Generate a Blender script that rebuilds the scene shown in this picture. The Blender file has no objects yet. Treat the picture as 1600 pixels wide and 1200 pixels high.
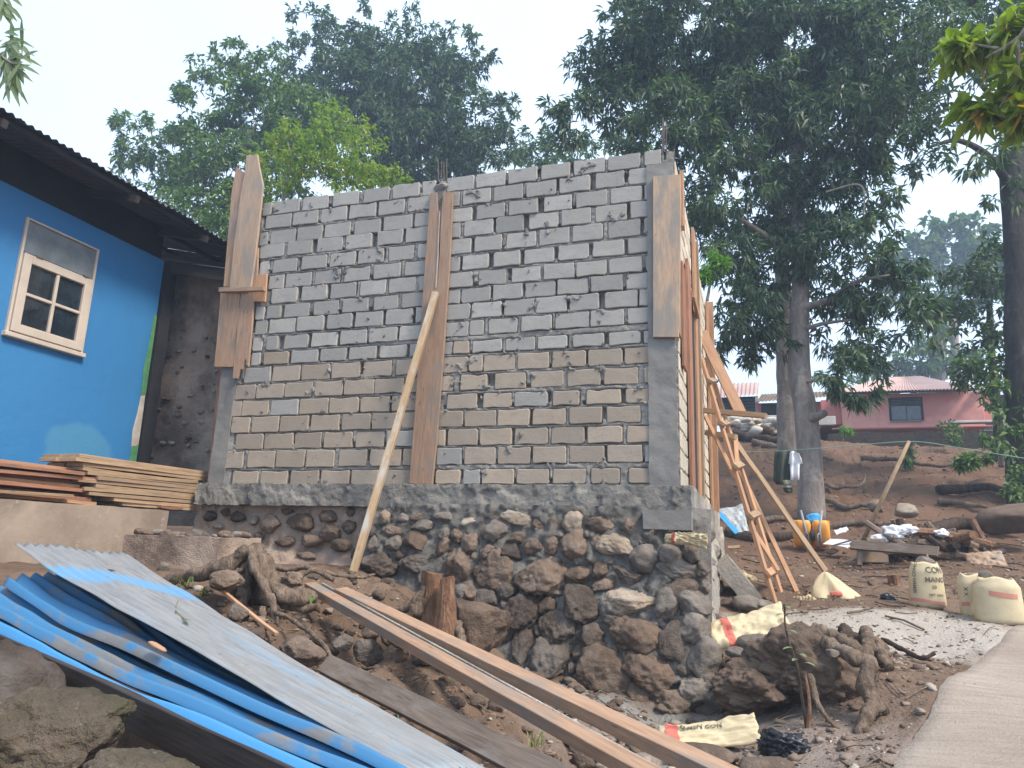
import bpy, math, random
import numpy as np
from mathutils import Matrix, Vector, noise as mnoise
rng = np.random.default_rng(7)
random.seed(7)
scene = bpy.context.scene
COL = scene.collection

# ------------------------------------------------------------------ camera
FPX, PITCH, ROLL, YAW = 1132.36, 0.219074, 0.0320266, 0.3256466
EYE = np.array([0.0, 0.0, 1.5])
cy, sy = math.cos(YAW), math.sin(YAW)
FWD = np.array([-sy * math.cos(PITCH), cy * math.cos(PITCH), math.sin(PITCH)])
RT0 = np.array([cy, sy, 0.0])
UP0 = np.cross(RT0, FWD)
RT = math.cos(ROLL) * RT0 + math.sin(ROLL) * UP0
UP = math.cos(ROLL) * UP0 - math.sin(ROLL) * RT0
cam_data = bpy.data.cameras.new('camera')
cam = bpy.data.objects.new('camera', cam_data)
COL.objects.link(cam)
m = Matrix.Identity(4)
for i in range(3):
    m[i][0], m[i][1], m[i][2], m[i][3] = RT[i], UP[i], -FWD[i], EYE[i]
cam.matrix_world = m
cam_data.sensor_width = 36.0
cam_data.lens = 36.0 * FPX / 1600.0
cam_data.clip_start = 0.05
cam_data.clip_end = 2000
scene.camera = cam

# ------------------------------------------------------------------ world, sun, exposure
SUN_EL, SUN_AZ = math.radians(50), math.radians(112)      # azimuth from +Y towards +X
world = bpy.data.worlds.new('World')
scene.world = world
world.use_nodes = True
wn, wl = world.node_tree.nodes, world.node_tree.links
wn.clear()
sky = wn.new('ShaderNodeTexSky')
sky.sky_type = 'NISHITA'
sky.sun_disc = False
sky.sun_elevation = SUN_EL
sky.sun_rotation = SUN_AZ
sky.dust_density = 6.0
sky.air_density = 1.3
sky.ozone_density = 1.0
pale = wn.new('ShaderNodeMixRGB')
pale.inputs['Color2'].default_value = (5.6, 7.0, 9.2, 1)
tc = wn.new('ShaderNodeTexCoord')
cn = wn.new('ShaderNodeTexNoise')
cn.inputs['Scale'].default_value = 1.6
cn.inputs['Detail'].default_value = 4
cr = wn.new('ShaderNodeMapRange')
cr.inputs['From Min'].default_value = 0.3
cr.inputs['From Max'].default_value = 0.7
cr.inputs['To Min'].default_value = 0.72
cr.inputs['To Max'].default_value = 0.95
bg = wn.new('ShaderNodeBackground')
bg.inputs['Strength'].default_value = 0.115
wo = wn.new('ShaderNodeOutputWorld')
wl.new(tc.outputs['Generated'], cn.inputs['Vector'])
wl.new(cn.outputs['Fac'], cr.inputs['Value'])
wl.new(cr.outputs['Result'], pale.inputs['Fac'])
wl.new(sky.outputs['Color'], pale.inputs['Color1'])
wl.new(pale.outputs['Color'], bg.inputs['Color'])
wl.new(bg.outputs['Background'], wo.inputs['Surface'])
sun_data = bpy.data.lights.new('sun', 'SUN')
sun_data.energy = 3.0
sun_data.angle = math.radians(14)
sun_data.color = (1.0, 0.90, 0.78)
sun = bpy.data.objects.new('sun', sun_data)
COL.objects.link(sun)
sd = Vector((math.sin(SUN_AZ) * math.cos(SUN_EL), math.cos(SUN_AZ) * math.cos(SUN_EL), math.sin(SUN_EL)))
sun.rotation_euler = sd.to_track_quat('Z', 'Y').to_euler()
vs = scene.view_settings
scene.display_settings.display_device = 'sRGB'
vs.view_transform = 'Standard'
vs.look = 'None'
vs.exposure = 0.88
vs.gamma = 1.0
vs.use_curve_mapping = False
scene.cycles.use_denoising = True
scene.cycles.max_bounces = 6
scene.cycles.transparent_max_bounces = 8
scene.cycles.volume_bounces = 1

# ------------------------------------------------------------------ geometry helpers
def ray(px, py):
    return FWD + RT * (px - 800) / FPX - UP * (py - 600) / FPX
def PY(px, py, Y):
    d = ray(px, py); return EYE + d * (Y / d[1])
def PX(px, py, X):
    d = ray(px, py); return EYE + d * (X / d[0])
def PZ(px, py, Z):
    d = ray(px, py); return EYE + d * ((Z - 1.5) / d[2])
def nrm(v):
    v = np.asarray(v, float); return v / (np.linalg.norm(v) + 1e-12)

WORLD_POS = {}
def empty(name, loc, label=None, cat=None, group=None, kind=None, parent=None):
    o = bpy.data.objects.new(name, None)
    o.empty_display_size = 0.1
    COL.objects.link(o)
    loc = np.array(loc, float)
    WORLD_POS[o] = loc
    if parent is not None:
        o.parent = parent; o.location = loc - WORLD_POS[parent]
    else:
        o.location = loc
    return tag(o, label, cat, group, kind)
def tag(o, label=None, cat=None, group=None, kind=None):
    if label: o['label'] = label
    if cat: o['category'] = cat
    if group: o['group'] = group
    if kind: o['kind'] = kind
    return o
def fast_mesh(name, V, F):
    me = bpy.data.meshes.new(name)
    V = np.asarray(V, dtype=np.float32)
    if isinstance(F, np.ndarray):
        n, k = F.shape
        me.vertices.add(len(V)); me.vertices.foreach_set('co', V.ravel())
        me.loops.add(n * k); me.loops.foreach_set('vertex_index', F.astype(np.int32).ravel())
        me.polygons.add(n)
        me.polygons.foreach_set('loop_start', np.arange(0, n * k, k, dtype=np.int32))
        me.polygons.foreach_set('loop_total', np.full(n, k, dtype=np.int32))
        me.update(calc_edges=True)
    else:
        me.from_pydata([tuple(map(float, v)) for v in V], [], F)
        me.update()
    return me
def mk(name, V, F, mat, parent=None, frame=None, smooth=False, origin=None):
    """V: world coordinates (N,3), or coordinates local to frame (4x4) when given."""
    V = np.asarray(V, float)
    if frame is None:
        if origin is None:
            origin = np.array([(V[:, 0].min() + V[:, 0].max()) / 2, (V[:, 1].min() + V[:, 1].max()) / 2, V[:, 2].min()])
        me = fast_mesh(name, V - origin, F)
        M = Matrix.Translation(Vector(origin))
    else:
        me = fast_mesh(name, V, F)
        M = frame.copy()
        origin = np.array(M.translation)
    if smooth:
        me.polygons.foreach_set('use_smooth', np.ones(len(me.polygons), dtype=bool))
    me.materials.append(mat)
    o = bpy.data.objects.new(name, me)
    COL.objects.link(o)
    if parent is not None:
        o.parent = parent
        # parents carry translation only, or a frame of their own
        PM = PARENT_M.get(parent, Matrix.Translation(Vector(WORLD_POS[parent])))
        o.matrix_basis = PM.inverted() @ M
    else:
        o.matrix_basis = M
    WORLD_POS[o] = origin
    PARENT_M[o] = M
    return o
PARENT_M = {}

def join(parts):
    """parts: list of (V, F list or array) -> one V, F list"""
    Vs, Fs, n = [], [], 0
    for V, F in parts:
        V = np.asarray(V, float)
        Vs.append(V)
        Fs.extend([[int(i) + n for i in f] for f in F])
        n += len(V)
    return np.vstack(Vs), Fs
def join_np(parts):
    Vs, Fs, n = [], [], 0
    for V, F in parts:
        Vs.append(V); Fs.append(F + n); n += len(V)
    return np.vstack(Vs), np.vstack(Fs)

def box(lo, hi):
    x0, y0, z0 = lo; x1, y1, z1 = hi
    V = [(x0,y0,z0),(x1,y0,z0),(x1,y1,z0),(x0,y1,z0),(x0,y0,z1),(x1,y0,z1),(x1,y1,z1),(x0,y1,z1)]
    F = [(0,3,2,1),(4,5,6,7),(0,1,5,4),(1,2,6,5),(2,3,7,6),(3,0,4,7)]
    return np.array(V, float), F
def bbox_(lo, hi, b=0.01):
    """bevelled box"""
    lo = np.array(lo, float); hi = np.array(hi, float)
    c = (lo + hi) / 2; h = (hi - lo) / 2; b = min(b, h.min() * 0.4)
    V = []; idx = {}
    for sx in (-1, 1):
        for s_y in (-1, 1):
            for sz in (-1, 1):
                for a in range(3):
                    p = h - b; p = p.copy(); p[a] = h[a]
                    idx[(sx, s_y, sz, a)] = len(V)
                    V.append(c + p * np.array([sx, s_y, sz]))
    F = []
    S = [(-1,-1),(1,-1),(1,1),(-1,1)]
    for a in range(3):
        for s in (-1, 1):
            q = []
            for u, v in S:
                k = [0,0,0]; k[a] = s; k[(a+1)%3] = u; k[(a+2)%3] = v
                q.append(idx[(k[0],k[1],k[2],a)])
            F.append(q if s > 0 else q[::-1])
    for a in range(3):
        b1, b2 = (a+1)%3, (a+2)%3
        for u in (-1, 1):
            for v in (-1, 1):
                def g(sa, ax):
                    k = [0,0,0]; k[a] = sa; k[b1] = u; k[b2] = v
                    return idx[(k[0],k[1],k[2],ax)]
                q = [g(-1,b1), g(1,b1), g(1,b2), g(-1,b2)]
                F.append(q if u*v < 0 else q[::-1])
    for sx in (-1, 1):
        for s_y in (-1, 1):
            for sz in (-1, 1):
                q = [idx[(sx,s_y,sz,a)] for a in range(3)]
                F.append(q if sx*s_y*sz > 0 else q[::-1])
    return np.array(V), F

def frame_from(x, z, o):
    x = nrm(x); z = np.asarray(z, float); z = nrm(z - x * np.dot(z, x)); y = np.cross(z, x)
    M = Matrix.Identity(4)
    for i in range(3):
        M[i][0], M[i][1], M[i][2], M[i][3] = x[i], y[i], z[i], o[i]
    return M
def prism2d(P, t0, t1, ch=0.004):
    """2-D outline P (ccw) between heights t0 and t1, front edge chamfered"""
    P = np.array(P, float); n = len(P)
    c = P.mean(0)
    A = np.roll(P, 1, 0) - P; B = np.roll(P, -1, 0) - P
    A /= np.linalg.norm(A, axis=1)[:, None] + 1e-9; B /= np.linalg.norm(B, axis=1)[:, None] + 1e-9
    bis = A + B
    cross = A[:, 0] * B[:, 1] - A[:, 1] * B[:, 0]
    ln = np.linalg.norm(bis, axis=1)
    tang = B
    nrmv = np.stack([-tang[:, 1], tang[:, 0]], 1)      # inward for ccw
    Q = np.where(ln[:, None] > 0.05, bis / (ln[:, None] + 1e-9) * np.where(cross < 0, 1, -1)[:, None], nrmv)
    Q = P + Q * ch
    V = np.vstack([np.c_[P, np.full(n, t0)], np.c_[P, np.full(n, t1 - ch)], np.c_[Q, np.full(n, t1)]])
    F = [list(range(n))[::-1], [2 * n + i for i in range(n)]]
    for i in range(n):
        j = (i + 1) % n
        F.append([i, j, n + j, n + i]); F.append([n + i, n + j, 2 * n + j, 2 * n + i])
    return V, F
def plank(name, a, b, w, t, mat, parent=None, up=(0,0,1), jag=0.0, taper=1.0, warp=0.004, seg=6):
    """a board from a to b; w across, t thick along up"""
    a = np.array(a, float); b = np.array(b, float)
    L = np.linalg.norm(b - a)
    M = frame_from(b - a, up, a)
    r = np.random.default_rng(int(abs(a[0] * 7919 + a[2] * 104729 + b[1] * 31) * 1000) % 2**31)
    xs = np.linspace(0, L, seg + 1)
    hw = np.interp(xs, [0, L], [w / 2, w / 2 * taper])
    lo = [(x, -h + r.normal() * warp * 0.3) for x, h in zip(xs, hw)]
    hi = [(x, h + r.normal() * warp * 0.3) for x, h in zip(xs, hw)]
    if jag:
        k = 4
        endp = [(L + r.uniform(-jag, jag * .3), -hw[-1] + (i + .5) / k * 2 * hw[-1]) for i in range(k)]
    else: endp = []
    P = lo + endp + hi[::-1]
    V, F = prism2d(P, -t / 2, t / 2, min(0.0025, t * 0.15))
    bend = r.normal() * warp
    V[:, 2] += bend * np.sin(np.clip(V[:, 0] / L, 0, 1) * math.pi)
    return mk(name, V, F, mat, parent, frame=M)
def board_poly(name, pts, normal, t, mat, parent=None, grain=(0,0,1), ch=0.003):
    """planar outline in world coordinates, thickened along normal"""
    pts = [np.array(p, float) for p in pts]
    M = frame_from(grain, normal, pts[0])
    Mi = M.inverted()
    L = np.array([list(Mi @ Vector(p)) for p in pts])
    P = L[:, :2]
    area = 0.5 * np.sum(P[:, 0] * np.roll(P[:, 1], -1) - np.roll(P[:, 0], -1) * P[:, 1])
    if area < 0: P = P[::-1]
    V, F = prism2d(P, 0, t, ch)
    return mk(name, V, F, mat, parent, frame=M)

def tube(pts, rad, n=8, cap=True, wob=0.0, seed=0):
    pts = np.array(pts, float); k = len(pts)
    rad = np.broadcast_to(np.array(rad, float), (k,))
    T = np.gradient(pts, axis=0)
    T /= np.linalg.norm(T, axis=1)[:, None] + 1e-9
    r = np.random.default_rng(seed)
    ref = np.array([0.3, 0.2, 1.0]) if abs(T[0][2]) < 0.8 else np.array([1.0, 0.2, 0.1])
    V = []
    u = nrm(np.cross(T[0], ref))
    for i in range(k):
        u = nrm(u - T[i] * np.dot(u, T[i])); v = np.cross(T[i], u)
        for j in range(n):
            a = 2 * math.pi * j / n
            rr = rad[i] * (1 + wob * r.normal())
            V.append(pts[i] + (u * math.cos(a) + v * math.sin(a)) * rr)
    F = []
    for i in range(k - 1):
        for j in range(n):
            F.append([i*n+j, i*n+(j+1)%n, (i+1)*n+(j+1)%n, (i+1)*n+j])
    if cap:
        F.append([j for j in range(n)][::-1]); F.append([(k-1)*n+j for j in range(n)])
    return np.array(V), F
def smooth_path(pts, n=14):
    """Catmull-Rom"""
    P = np.array(pts, float)
    if len(P) < 3:
        t = np.linspace(0, 1, n)[:, None]; return P[0] * (1 - t) + P[-1] * t
    P = np.vstack([2 * P[0] - P[1], P, 2 * P[-1] - P[-2]])
    out = []
    m_ = len(P) - 3
    for s in np.linspace(0, m_ - 1e-6, n):
        i = int(s); t = s - i
        p0, p1, p2, p3 = P[i:i+4]
        out.append(0.5 * ((2*p1) + (-p0+p2)*t + (2*p0-5*p1+4*p2-p3)*t*t + (-p0+3*p1-3*p2+p3)*t**3))
    return np.array(out)

_ICO = {}
def ico(sub):
    if sub in _ICO: return _ICO[sub]
    t = (1 + 5 ** .5) / 2
    V = [(-1,t,0),(1,t,0),(-1,-t,0),(1,-t,0),(0,-1,t),(0,1,t),(0,-1,-t),(0,1,-t),(t,0,-1),(t,0,1),(-t,0,-1),(-t,0,1)]
    F = [(0,11,5),(0,5,1),(0,1,7),(0,7,10),(0,10,11),(1,5,9),(5,11,4),(11,10,2),(10,7,6),(7,1,8),(3,9,4),(3,4,2),(3,2,6),(3,6,8),(3,8,9),(4,9,5),(2,4,11),(6,2,10),(8,6,7),(9,8,1)]
    V = [nrm(v) for v in V]
    for _ in range(sub):
        c = {}; G = []
        def mid(a, b):
            k = (min(a,b), max(a,b))
            if k not in c:
                c[k] = len(V); V.append(nrm(V[a] + V[b]))
            return c[k]
        for a, b, d in F:
            x, y, z = mid(a,b), mid(b,d), mid(d,a)
            G += [(a,x,z),(b,y,x),(d,z,y),(x,y,z)]
        F = G
    _ICO[sub] = (np.array(V), np.array(F))
    return _ICO[sub]
# value noise, vectorised
_G = np.random.default_rng(3).random((64, 64, 64)).astype(np.float32)
def vnoise(P):
    P = np.asarray(P, float)
    i = np.floor(P).astype(int); f = P - i; f = f * f * (3 - 2 * f)
    i &= 63; j = (i + 1) & 63
    def g(a, b, c): return _G[a, b, c]
    x0, y0, z0 = i[:, 0], i[:, 1], i[:, 2]; x1, y1, z1 = j[:, 0], j[:, 1], j[:, 2]
    fx, fy, fz = f[:, 0], f[:, 1], f[:, 2]
    c00 = g(x0,y0,z0)*(1-fx)+g(x1,y0,z0)*fx; c10 = g(x0,y1,z0)*(1-fx)+g(x1,y1,z0)*fx
    c01 = g(x0,y0,z1)*(1-fx)+g(x1,y0,z1)*fx; c11 = g(x0,y1,z1)*(1-fx)+g(x1,y1,z1)*fx
    return (c00*(1-fy)+c10*fy)*(1-fz)+(c01*(1-fy)+c11*fy)*fz
def fbm(P, scale=1.0, octv=4, gain=0.5):
    P = np.asarray(P, float) * scale
    s = 0; a = 1; tot = 0
    for o in range(octv):
        s = s + a * (vnoise(P + 17.3 * o) - 0.5); tot += a; a *= gain; P = P * 2.03
    return s / tot * 2          # about -1..1
def rock(c, r, seed, sub=3, rough=0.35, fscale=1.1, axes=None, crag=0.25, facets=7):
    """angular, lumpy stone: sphere cut by a few planes and roughened"""
    V, F = ico(sub)
    V = V.copy()
    rg = np.random.default_rng(seed)
    for _ in range(facets):
        n = nrm(rg.normal(size=3)); d = rg.uniform(0.55, 0.85)
        s = V @ n
        V = V - np.outer(np.maximum(s - d, 0) * 0.85, n)
    off = rg.uniform(0, 40, 3)
    dirs = V / np.linalg.norm(V, axis=1)[:, None]
    V = V * (1 + rough * 0.6 * fbm(dirs + off, fscale, 3))[:, None]
    V = V + dirs * (crag * 0.22 * fbm(dirs + off, 4.5, 3, 0.6))[:, None]
    r = np.array(r, float)
    V = V * r
    if axes is not None: V = V @ np.array(axes)      # rows are the axes
    return V + np.array(c), F

# ------------------------------------------------------------------ materials
def srgb(r, g, b):
    return tuple((x/255/12.92 if x/255 <= .04045 else ((x/255+.055)/1.055)**2.4) for x in (r, g, b)) + (1,)
class NT:
    def __init__(s, name):
        s.m = bpy.data.materials.new(name); s.m.use_nodes = True
        s.t = s.m.node_tree; s.n = s.t.nodes; s.l = s.t.links
        s.n.clear()
        s.out = s.n.new('ShaderNodeOutputMaterial'); s.b = s.n.new('ShaderNodeBsdfPrincipled')
        s.l.new(s.b.outputs[0], s.out.inputs['Surface'])
        s.tc = s.n.new('ShaderNodeTexCoord')
    def coord(s, scale=(1,1,1), which='Object', loc=None):
        mp = s.n.new('ShaderNodeMapping'); mp.inputs['Scale'].default_value = scale
        s.l.new(s.tc.outputs[which], mp.inputs['Vector'])
        if loc is not None: s.l.new(loc, mp.inputs['Location'])
        return mp.outputs[0]
    def world(s, scale=(1,1,1)):
        g = s.n.new('ShaderNodeNewGeometry'); mp = s.n.new('ShaderNodeMapping'); mp.inputs['Scale'].default_value = scale
        s.l.new(g.outputs['Position'], mp.inputs['Vector']); return mp.outputs[0]
    def noise(s, v, scale, detail=4, rough=0.55, dist=0.0):
        n = s.n.new('ShaderNodeTexNoise'); n.inputs['Scale'].default_value = scale
        n.inputs['Detail'].default_value = detail; n.inputs['Roughness'].default_value = rough
        n.inputs['Distortion'].default_value = dist
        s.l.new(v, n.inputs['Vector']); return n.outputs['Fac']
    def vor(s, v, scale, feature='F1', out='Distance'):
        n = s.n.new('ShaderNodeTexVoronoi'); n.feature = feature; n.inputs['Scale'].default_value = scale
        s.l.new(v, n.inputs['Vector']); return n.outputs[out]
    def ramp(s, f, stops):
        r = s.n.new('ShaderNodeValToRGB'); e = r.color_ramp.elements
        while len(e) < len(stops): e.new(0.5)
        for k, (p, c) in enumerate(stops):
            e[k].position = p; e[k].color = c if isinstance(c, tuple) and len(c) == 4 else (tuple(c) + (1,) if isinstance(c, tuple) else (c, c, c, 1))
        s.l.new(f, r.inputs[0]); return r.outputs[0]
    def mix(s, a, b, f, mode='MIX'):
        mx = s.n.new('ShaderNodeMixRGB'); mx.blend_type = mode
        for k, v in (('Fac', f), ('Color1', a), ('Color2', b)):
            if isinstance(v, bpy.types.NodeSocket): s.l.new(v, mx.inputs[k])
            elif isinstance(v, (int, float)): mx.inputs[k].default_value = v if k == 'Fac' else (v, v, v, 1)
            else: mx.inputs[k].default_value = tuple(v) if len(v) == 4 else tuple(v) + (1,)
        return mx.outputs[0]
    def math(s, op, a, b=0.0):
        mm = s.n.new('ShaderNodeMath'); mm.operation = op
        for k, v in enumerate((a, b)):
            if isinstance(v, bpy.types.NodeSocket): s.l.new(v, mm.inputs[k])
            else: mm.inputs[k].default_value = v
        return mm.outputs[0]
    def rand(s):
        return s.n.new('ShaderNodeObjectInfo').outputs['Random']
    def island(s):
        return s.n.new('ShaderNodeNewGeometry').outputs['Random Per Island']
    def bump(s, h, strength=0.3, dist=0.01):
        b = s.n.new('ShaderNodeBump'); b.inputs['Strength'].default_value = strength; b.inputs['Distance'].default_value = dist
        s.l.new(h, b.inputs['Height']); s.l.new(b.outputs[0], s.b.inputs['Normal'])
    def fin(s, col, rough=0.8, metal=0.0, spec=0.3):
        if isinstance(col, bpy.types.NodeSocket): s.l.new(col, s.b.inputs['Base Color'])
        else: s.b.inputs['Base Color'].default_value = col if len(col) == 4 else tuple(col) + (1,)
        if isinstance(rough, bpy.types.NodeSocket): s.l.new(rough, s.b.inputs['Roughness'])
        else: s.b.inputs['Roughness'].default_value = rough
        s.b.inputs['Metallic'].default_value = metal
        s.b.inputs['Specular IOR Level'].default_value = spec
        return s.m

def mat_rough(name, c1, c2, scale=6, bump=0.5, bscale=30, dist=0.012, c3=None, rough=0.9, per_obj=0.0, world=True, spots=None):
    s = NT(name)
    v = s.world() if world else s.coord()
    n = s.noise(v, scale, 6, 0.6)
    col = s.mix(c1, c2, s.ramp(n, [(0.35, 0.0), (0.65, 1.0)]))
    if c3 is not None:
        n2 = s.noise(v, scale * 0.35, 5, 0.65)
        col = s.mix(col, c3, s.ramp(n2, [(0.48, 0.0), (0.62, 0.85)]))
    if spots is not None:
        n3 = s.noise(v, scale * 5, 5, 0.7)
        col = s.mix(col, spots, s.ramp(n3, [(0.6, 0.0), (0.68, 0.8)]))
    if per_obj:
        r = s.rand()
        col = s.mix(col, s.ramp(r, [(0, 1 - per_obj), (1, 1 + per_obj)]), 1.0, 'MULTIPLY')
    nb = s.noise(v, bscale, 8, 0.65)
    nb2 = s.noise(v, bscale * 4, 4, 0.6)
    s.bump(s.math('ADD', nb, s.math('MULTIPLY', nb2, 0.35)), bump, dist)
    return s.fin(col, rough)

def brick_mat(name, base, alt, stain):
    s = NT(name)
    v = s.world()
    r = s.rand()
    col = s.mix(base, alt, s.ramp(r, [(0.0, 0.0), (1.0, 1.0)]))
    r2 = s.math('FRACT', s.math('MULTIPLY', r, 17.31))
    col = s.mix(col, s.ramp(r2, [(0, 0.84), (1, 1.08)]), 1.0, 'MULTIPLY')
    n = s.noise(v, 5, 6, 0.65)
    col = s.mix(col, stain, s.ramp(n, [(0.45, 0.0), (0.75, 0.6)]))
    n2 = s.noise(s.world((1, 1, 2.2)), 28, 5, 0.7)
    col = s.mix(col, (0.13, 0.12, 0.11), s.ramp(n2, [(0.58, 0.0), (0.74, 0.65)]))
    n4 = s.noise(s.world((0.6, 1, 3.0)), 9, 4, 0.6)
    col = s.mix(col, (0.23, 0.22, 0.21), s.ramp(n4, [(0.55, 0.0), (0.75, 0.45)]))
    hb = s.math('ADD', s.noise(v, 60, 6, 0.7), s.math('MULTIPLY', s.noise(v, 14, 4, 0.6), 1.2))
    s.bump(hb, 0.55, 0.006)
    return s.fin(col, 0.92, spec=0.2)

def wood_mat(name, light, dark, grey=None, greyamt=0.0, rough=0.65, grain=1.0):
    s = NT(name)
    r = s.rand()
    off = s.n.new('ShaderNodeCombineXYZ')
    s.l.new(s.math('MULTIPLY', r, 40.0), off.inputs[0]); s.l.new(s.math('MULTIPLY', r, 13.0), off.inputs[1])
    v = s.coord((1.2, 14, 14), loc=off.outputs[0])
    n = s.noise(v, 3.0 * grain, 6, 0.6, 0.6)
    col = s.mix(dark, light, s.ramp(n, [(0.3, 0.0), (0.6, 1.0)]))
    fine = s.noise(s.coord((4, 120, 120), loc=off.outputs[0]), 2.0, 4, 0.6)
    col = s.mix(col, s.ramp(fine, [(0.3, 0.72), (0.7, 1.08)]), 1.0, 'MULTIPLY')
    col = s.mix(col, s.ramp(r, [(0, 0.82), (1, 1.1)]), 1.0, 'MULTIPLY')
    kn = s.vor(s.coord((2.2, 9, 9), loc=off.outputs[0]), 1.6)
    col = s.mix(col, (0.09, 0.045, 0.02), s.ramp(kn, [(0.03, 0.7), (0.10, 0.0)]))
    if grey is not None:
        g = s.noise(s.coord((1.5, 4, 4), loc=off.outputs[0]), 1.8, 5, 0.65)
        col = s.mix(col, grey, s.ramp(g, [(0.62 - greyamt * 0.35, 0.0), (0.78 - greyamt * 0.3, 0.85)]))
    s.bump(s.math('ADD', fine, n), 0.35, 0.003)
    return s.fin(col, rough, spec=0.3)

M = {}
M['brick_grey'] = brick_mat('grey cement block', (0.37, 0.345, 0.305), (0.31, 0.295, 0.265), (0.25, 0.238, 0.215))
M['brick_beige'] = brick_mat('beige cement block', (0.385, 0.31, 0.23), (0.33, 0.275, 0.215), (0.27, 0.22, 0.17))
M['brick_sunlit'] = brick_mat('cream cement block', (0.60, 0.53, 0.42), (0.54, 0.47, 0.37), (0.45, 0.39, 0.31))  # block colour brightened to carry the sunlight on the side wall
M['mortar'] = mat_rough('wet grey mortar', (0.18, 0.17, 0.152), (0.27, 0.252, 0.225), 7, 1.0, 45, 0.012, c3=(0.33, 0.31, 0.275))
M['mortar_dark'] = mat_rough('damp dark mortar', (0.10, 0.092, 0.08), (0.18, 0.168, 0.148), 6, 1.0, 40, 0.02, c3=(0.24, 0.225, 0.20), spots=(0.05, 0.045, 0.04))
M['cement'] = mat_rough('dark cement', (0.17, 0.16, 0.142), (0.26, 0.24, 0.21), 6, 1.0, 34, 0.02, c3=(0.31, 0.29, 0.25), spots=(0.04, 0.038, 0.035))
M['cement_smooth'] = mat_rough('cast cement column', (0.16, 0.15, 0.137), (0.23, 0.215, 0.195), 3, 0.7, 22, 0.006, c3=(0.23, 0.215, 0.19))
M['cement_light'] = mat_rough('pale splashed cement', (0.42, 0.38, 0.32), (0.3, 0.27, 0.23), 5, 0.9, 26, 0.03, c3=(0.5, 0.46, 0.4))
M['stone_brown'] = mat_rough('brown field stone', (0.11, 0.075, 0.052), (0.21, 0.155, 0.115), 7, 0.8, 22, 0.02, c3=(0.10, 0.07, 0.055), spots=(0.26, 0.24, 0.21), per_obj=0.25)
M['stone_grey'] = mat_rough('grey field stone', (0.13, 0.107, 0.088), (0.22, 0.19, 0.16), 7, 0.8, 22, 0.02, c3=(0.11, 0.085, 0.065), per_obj=0.22)
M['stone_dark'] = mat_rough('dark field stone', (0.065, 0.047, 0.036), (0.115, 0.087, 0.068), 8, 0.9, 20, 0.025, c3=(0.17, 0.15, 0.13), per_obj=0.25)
M['stone_tan'] = mat_rough('tan field stone', (0.33, 0.26, 0.19), (0.23, 0.175, 0.125), 7, 0.7, 20, 0.02, c3=(0.37, 0.32, 0.26), per_obj=0.2)
M['stone_red'] = mat_rough('reddish brown field stone', (0.16, 0.108, 0.075), (0.105, 0.076, 0.055), 7, 0.7, 20, 0.02, c3=(0.21, 0.155, 0.115), per_obj=0.2)
M['stone_moss'] = mat_rough('mossy boulder', (0.13, 0.10, 0.07), (0.065, 0.052, 0.034), 5, 1.0, 14, 0.04, c3=(0.06, 0.06, 0.02), spots=(0.20, 0.17, 0.12))
M['wood_orange'] = wood_mat('orange sawn wood', (0.50, 0.29, 0.165), (0.36, 0.19, 0.10))
M['wood_form'] = wood_mat('stained formwork wood', (0.42, 0.27, 0.175), (0.31, 0.19, 0.12), (0.2, 0.175, 0.15), 0.35)
M['wood_form_pale'] = wood_mat('cement stained formwork wood', (0.47, 0.33, 0.22), (0.38, 0.255, 0.165), (0.24, 0.22, 0.19), 0.5)
M['wood_pale'] = wood_mat('pale new timber', (0.43, 0.295, 0.18), (0.30, 0.195, 0.115), (0.25, 0.19, 0.14), 0.3)
M['wood_red'] = wood_mat('red brown timber', (0.36, 0.18, 0.11), (0.24, 0.11, 0.065), (0.13, 0.09, 0.075), 0.2)
M['wood_old'] = wood_mat('weathered grey brown timber', (0.19, 0.145, 0.11), (0.11, 0.08, 0.06), (0.24, 0.21, 0.18), 0.3)
M['wood_prop'] = wood_mat('cement splashed prop', (0.55, 0.39, 0.23), (0.42, 0.28, 0.15), (0.50, 0.49, 0.45), 0.25)
M['dark_wood'] = wood_mat('dark rafter wood', (0.05, 0.04, 0.035), (0.028, 0.023, 0.02))
M['steel'] = mat_rough('rusty rebar', (0.16, 0.13, 0.11), (0.09, 0.07, 0.06), 30, 0.3, 80, 0.002)
M['mud'] = mat_rough('mud plaster', (0.34, 0.25, 0.19), (0.42, 0.33, 0.26), 3, 0.8, 18, 0.025, c3=(0.12, 0.085, 0.065), spots=(0.28, 0.23, 0.18))

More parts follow.
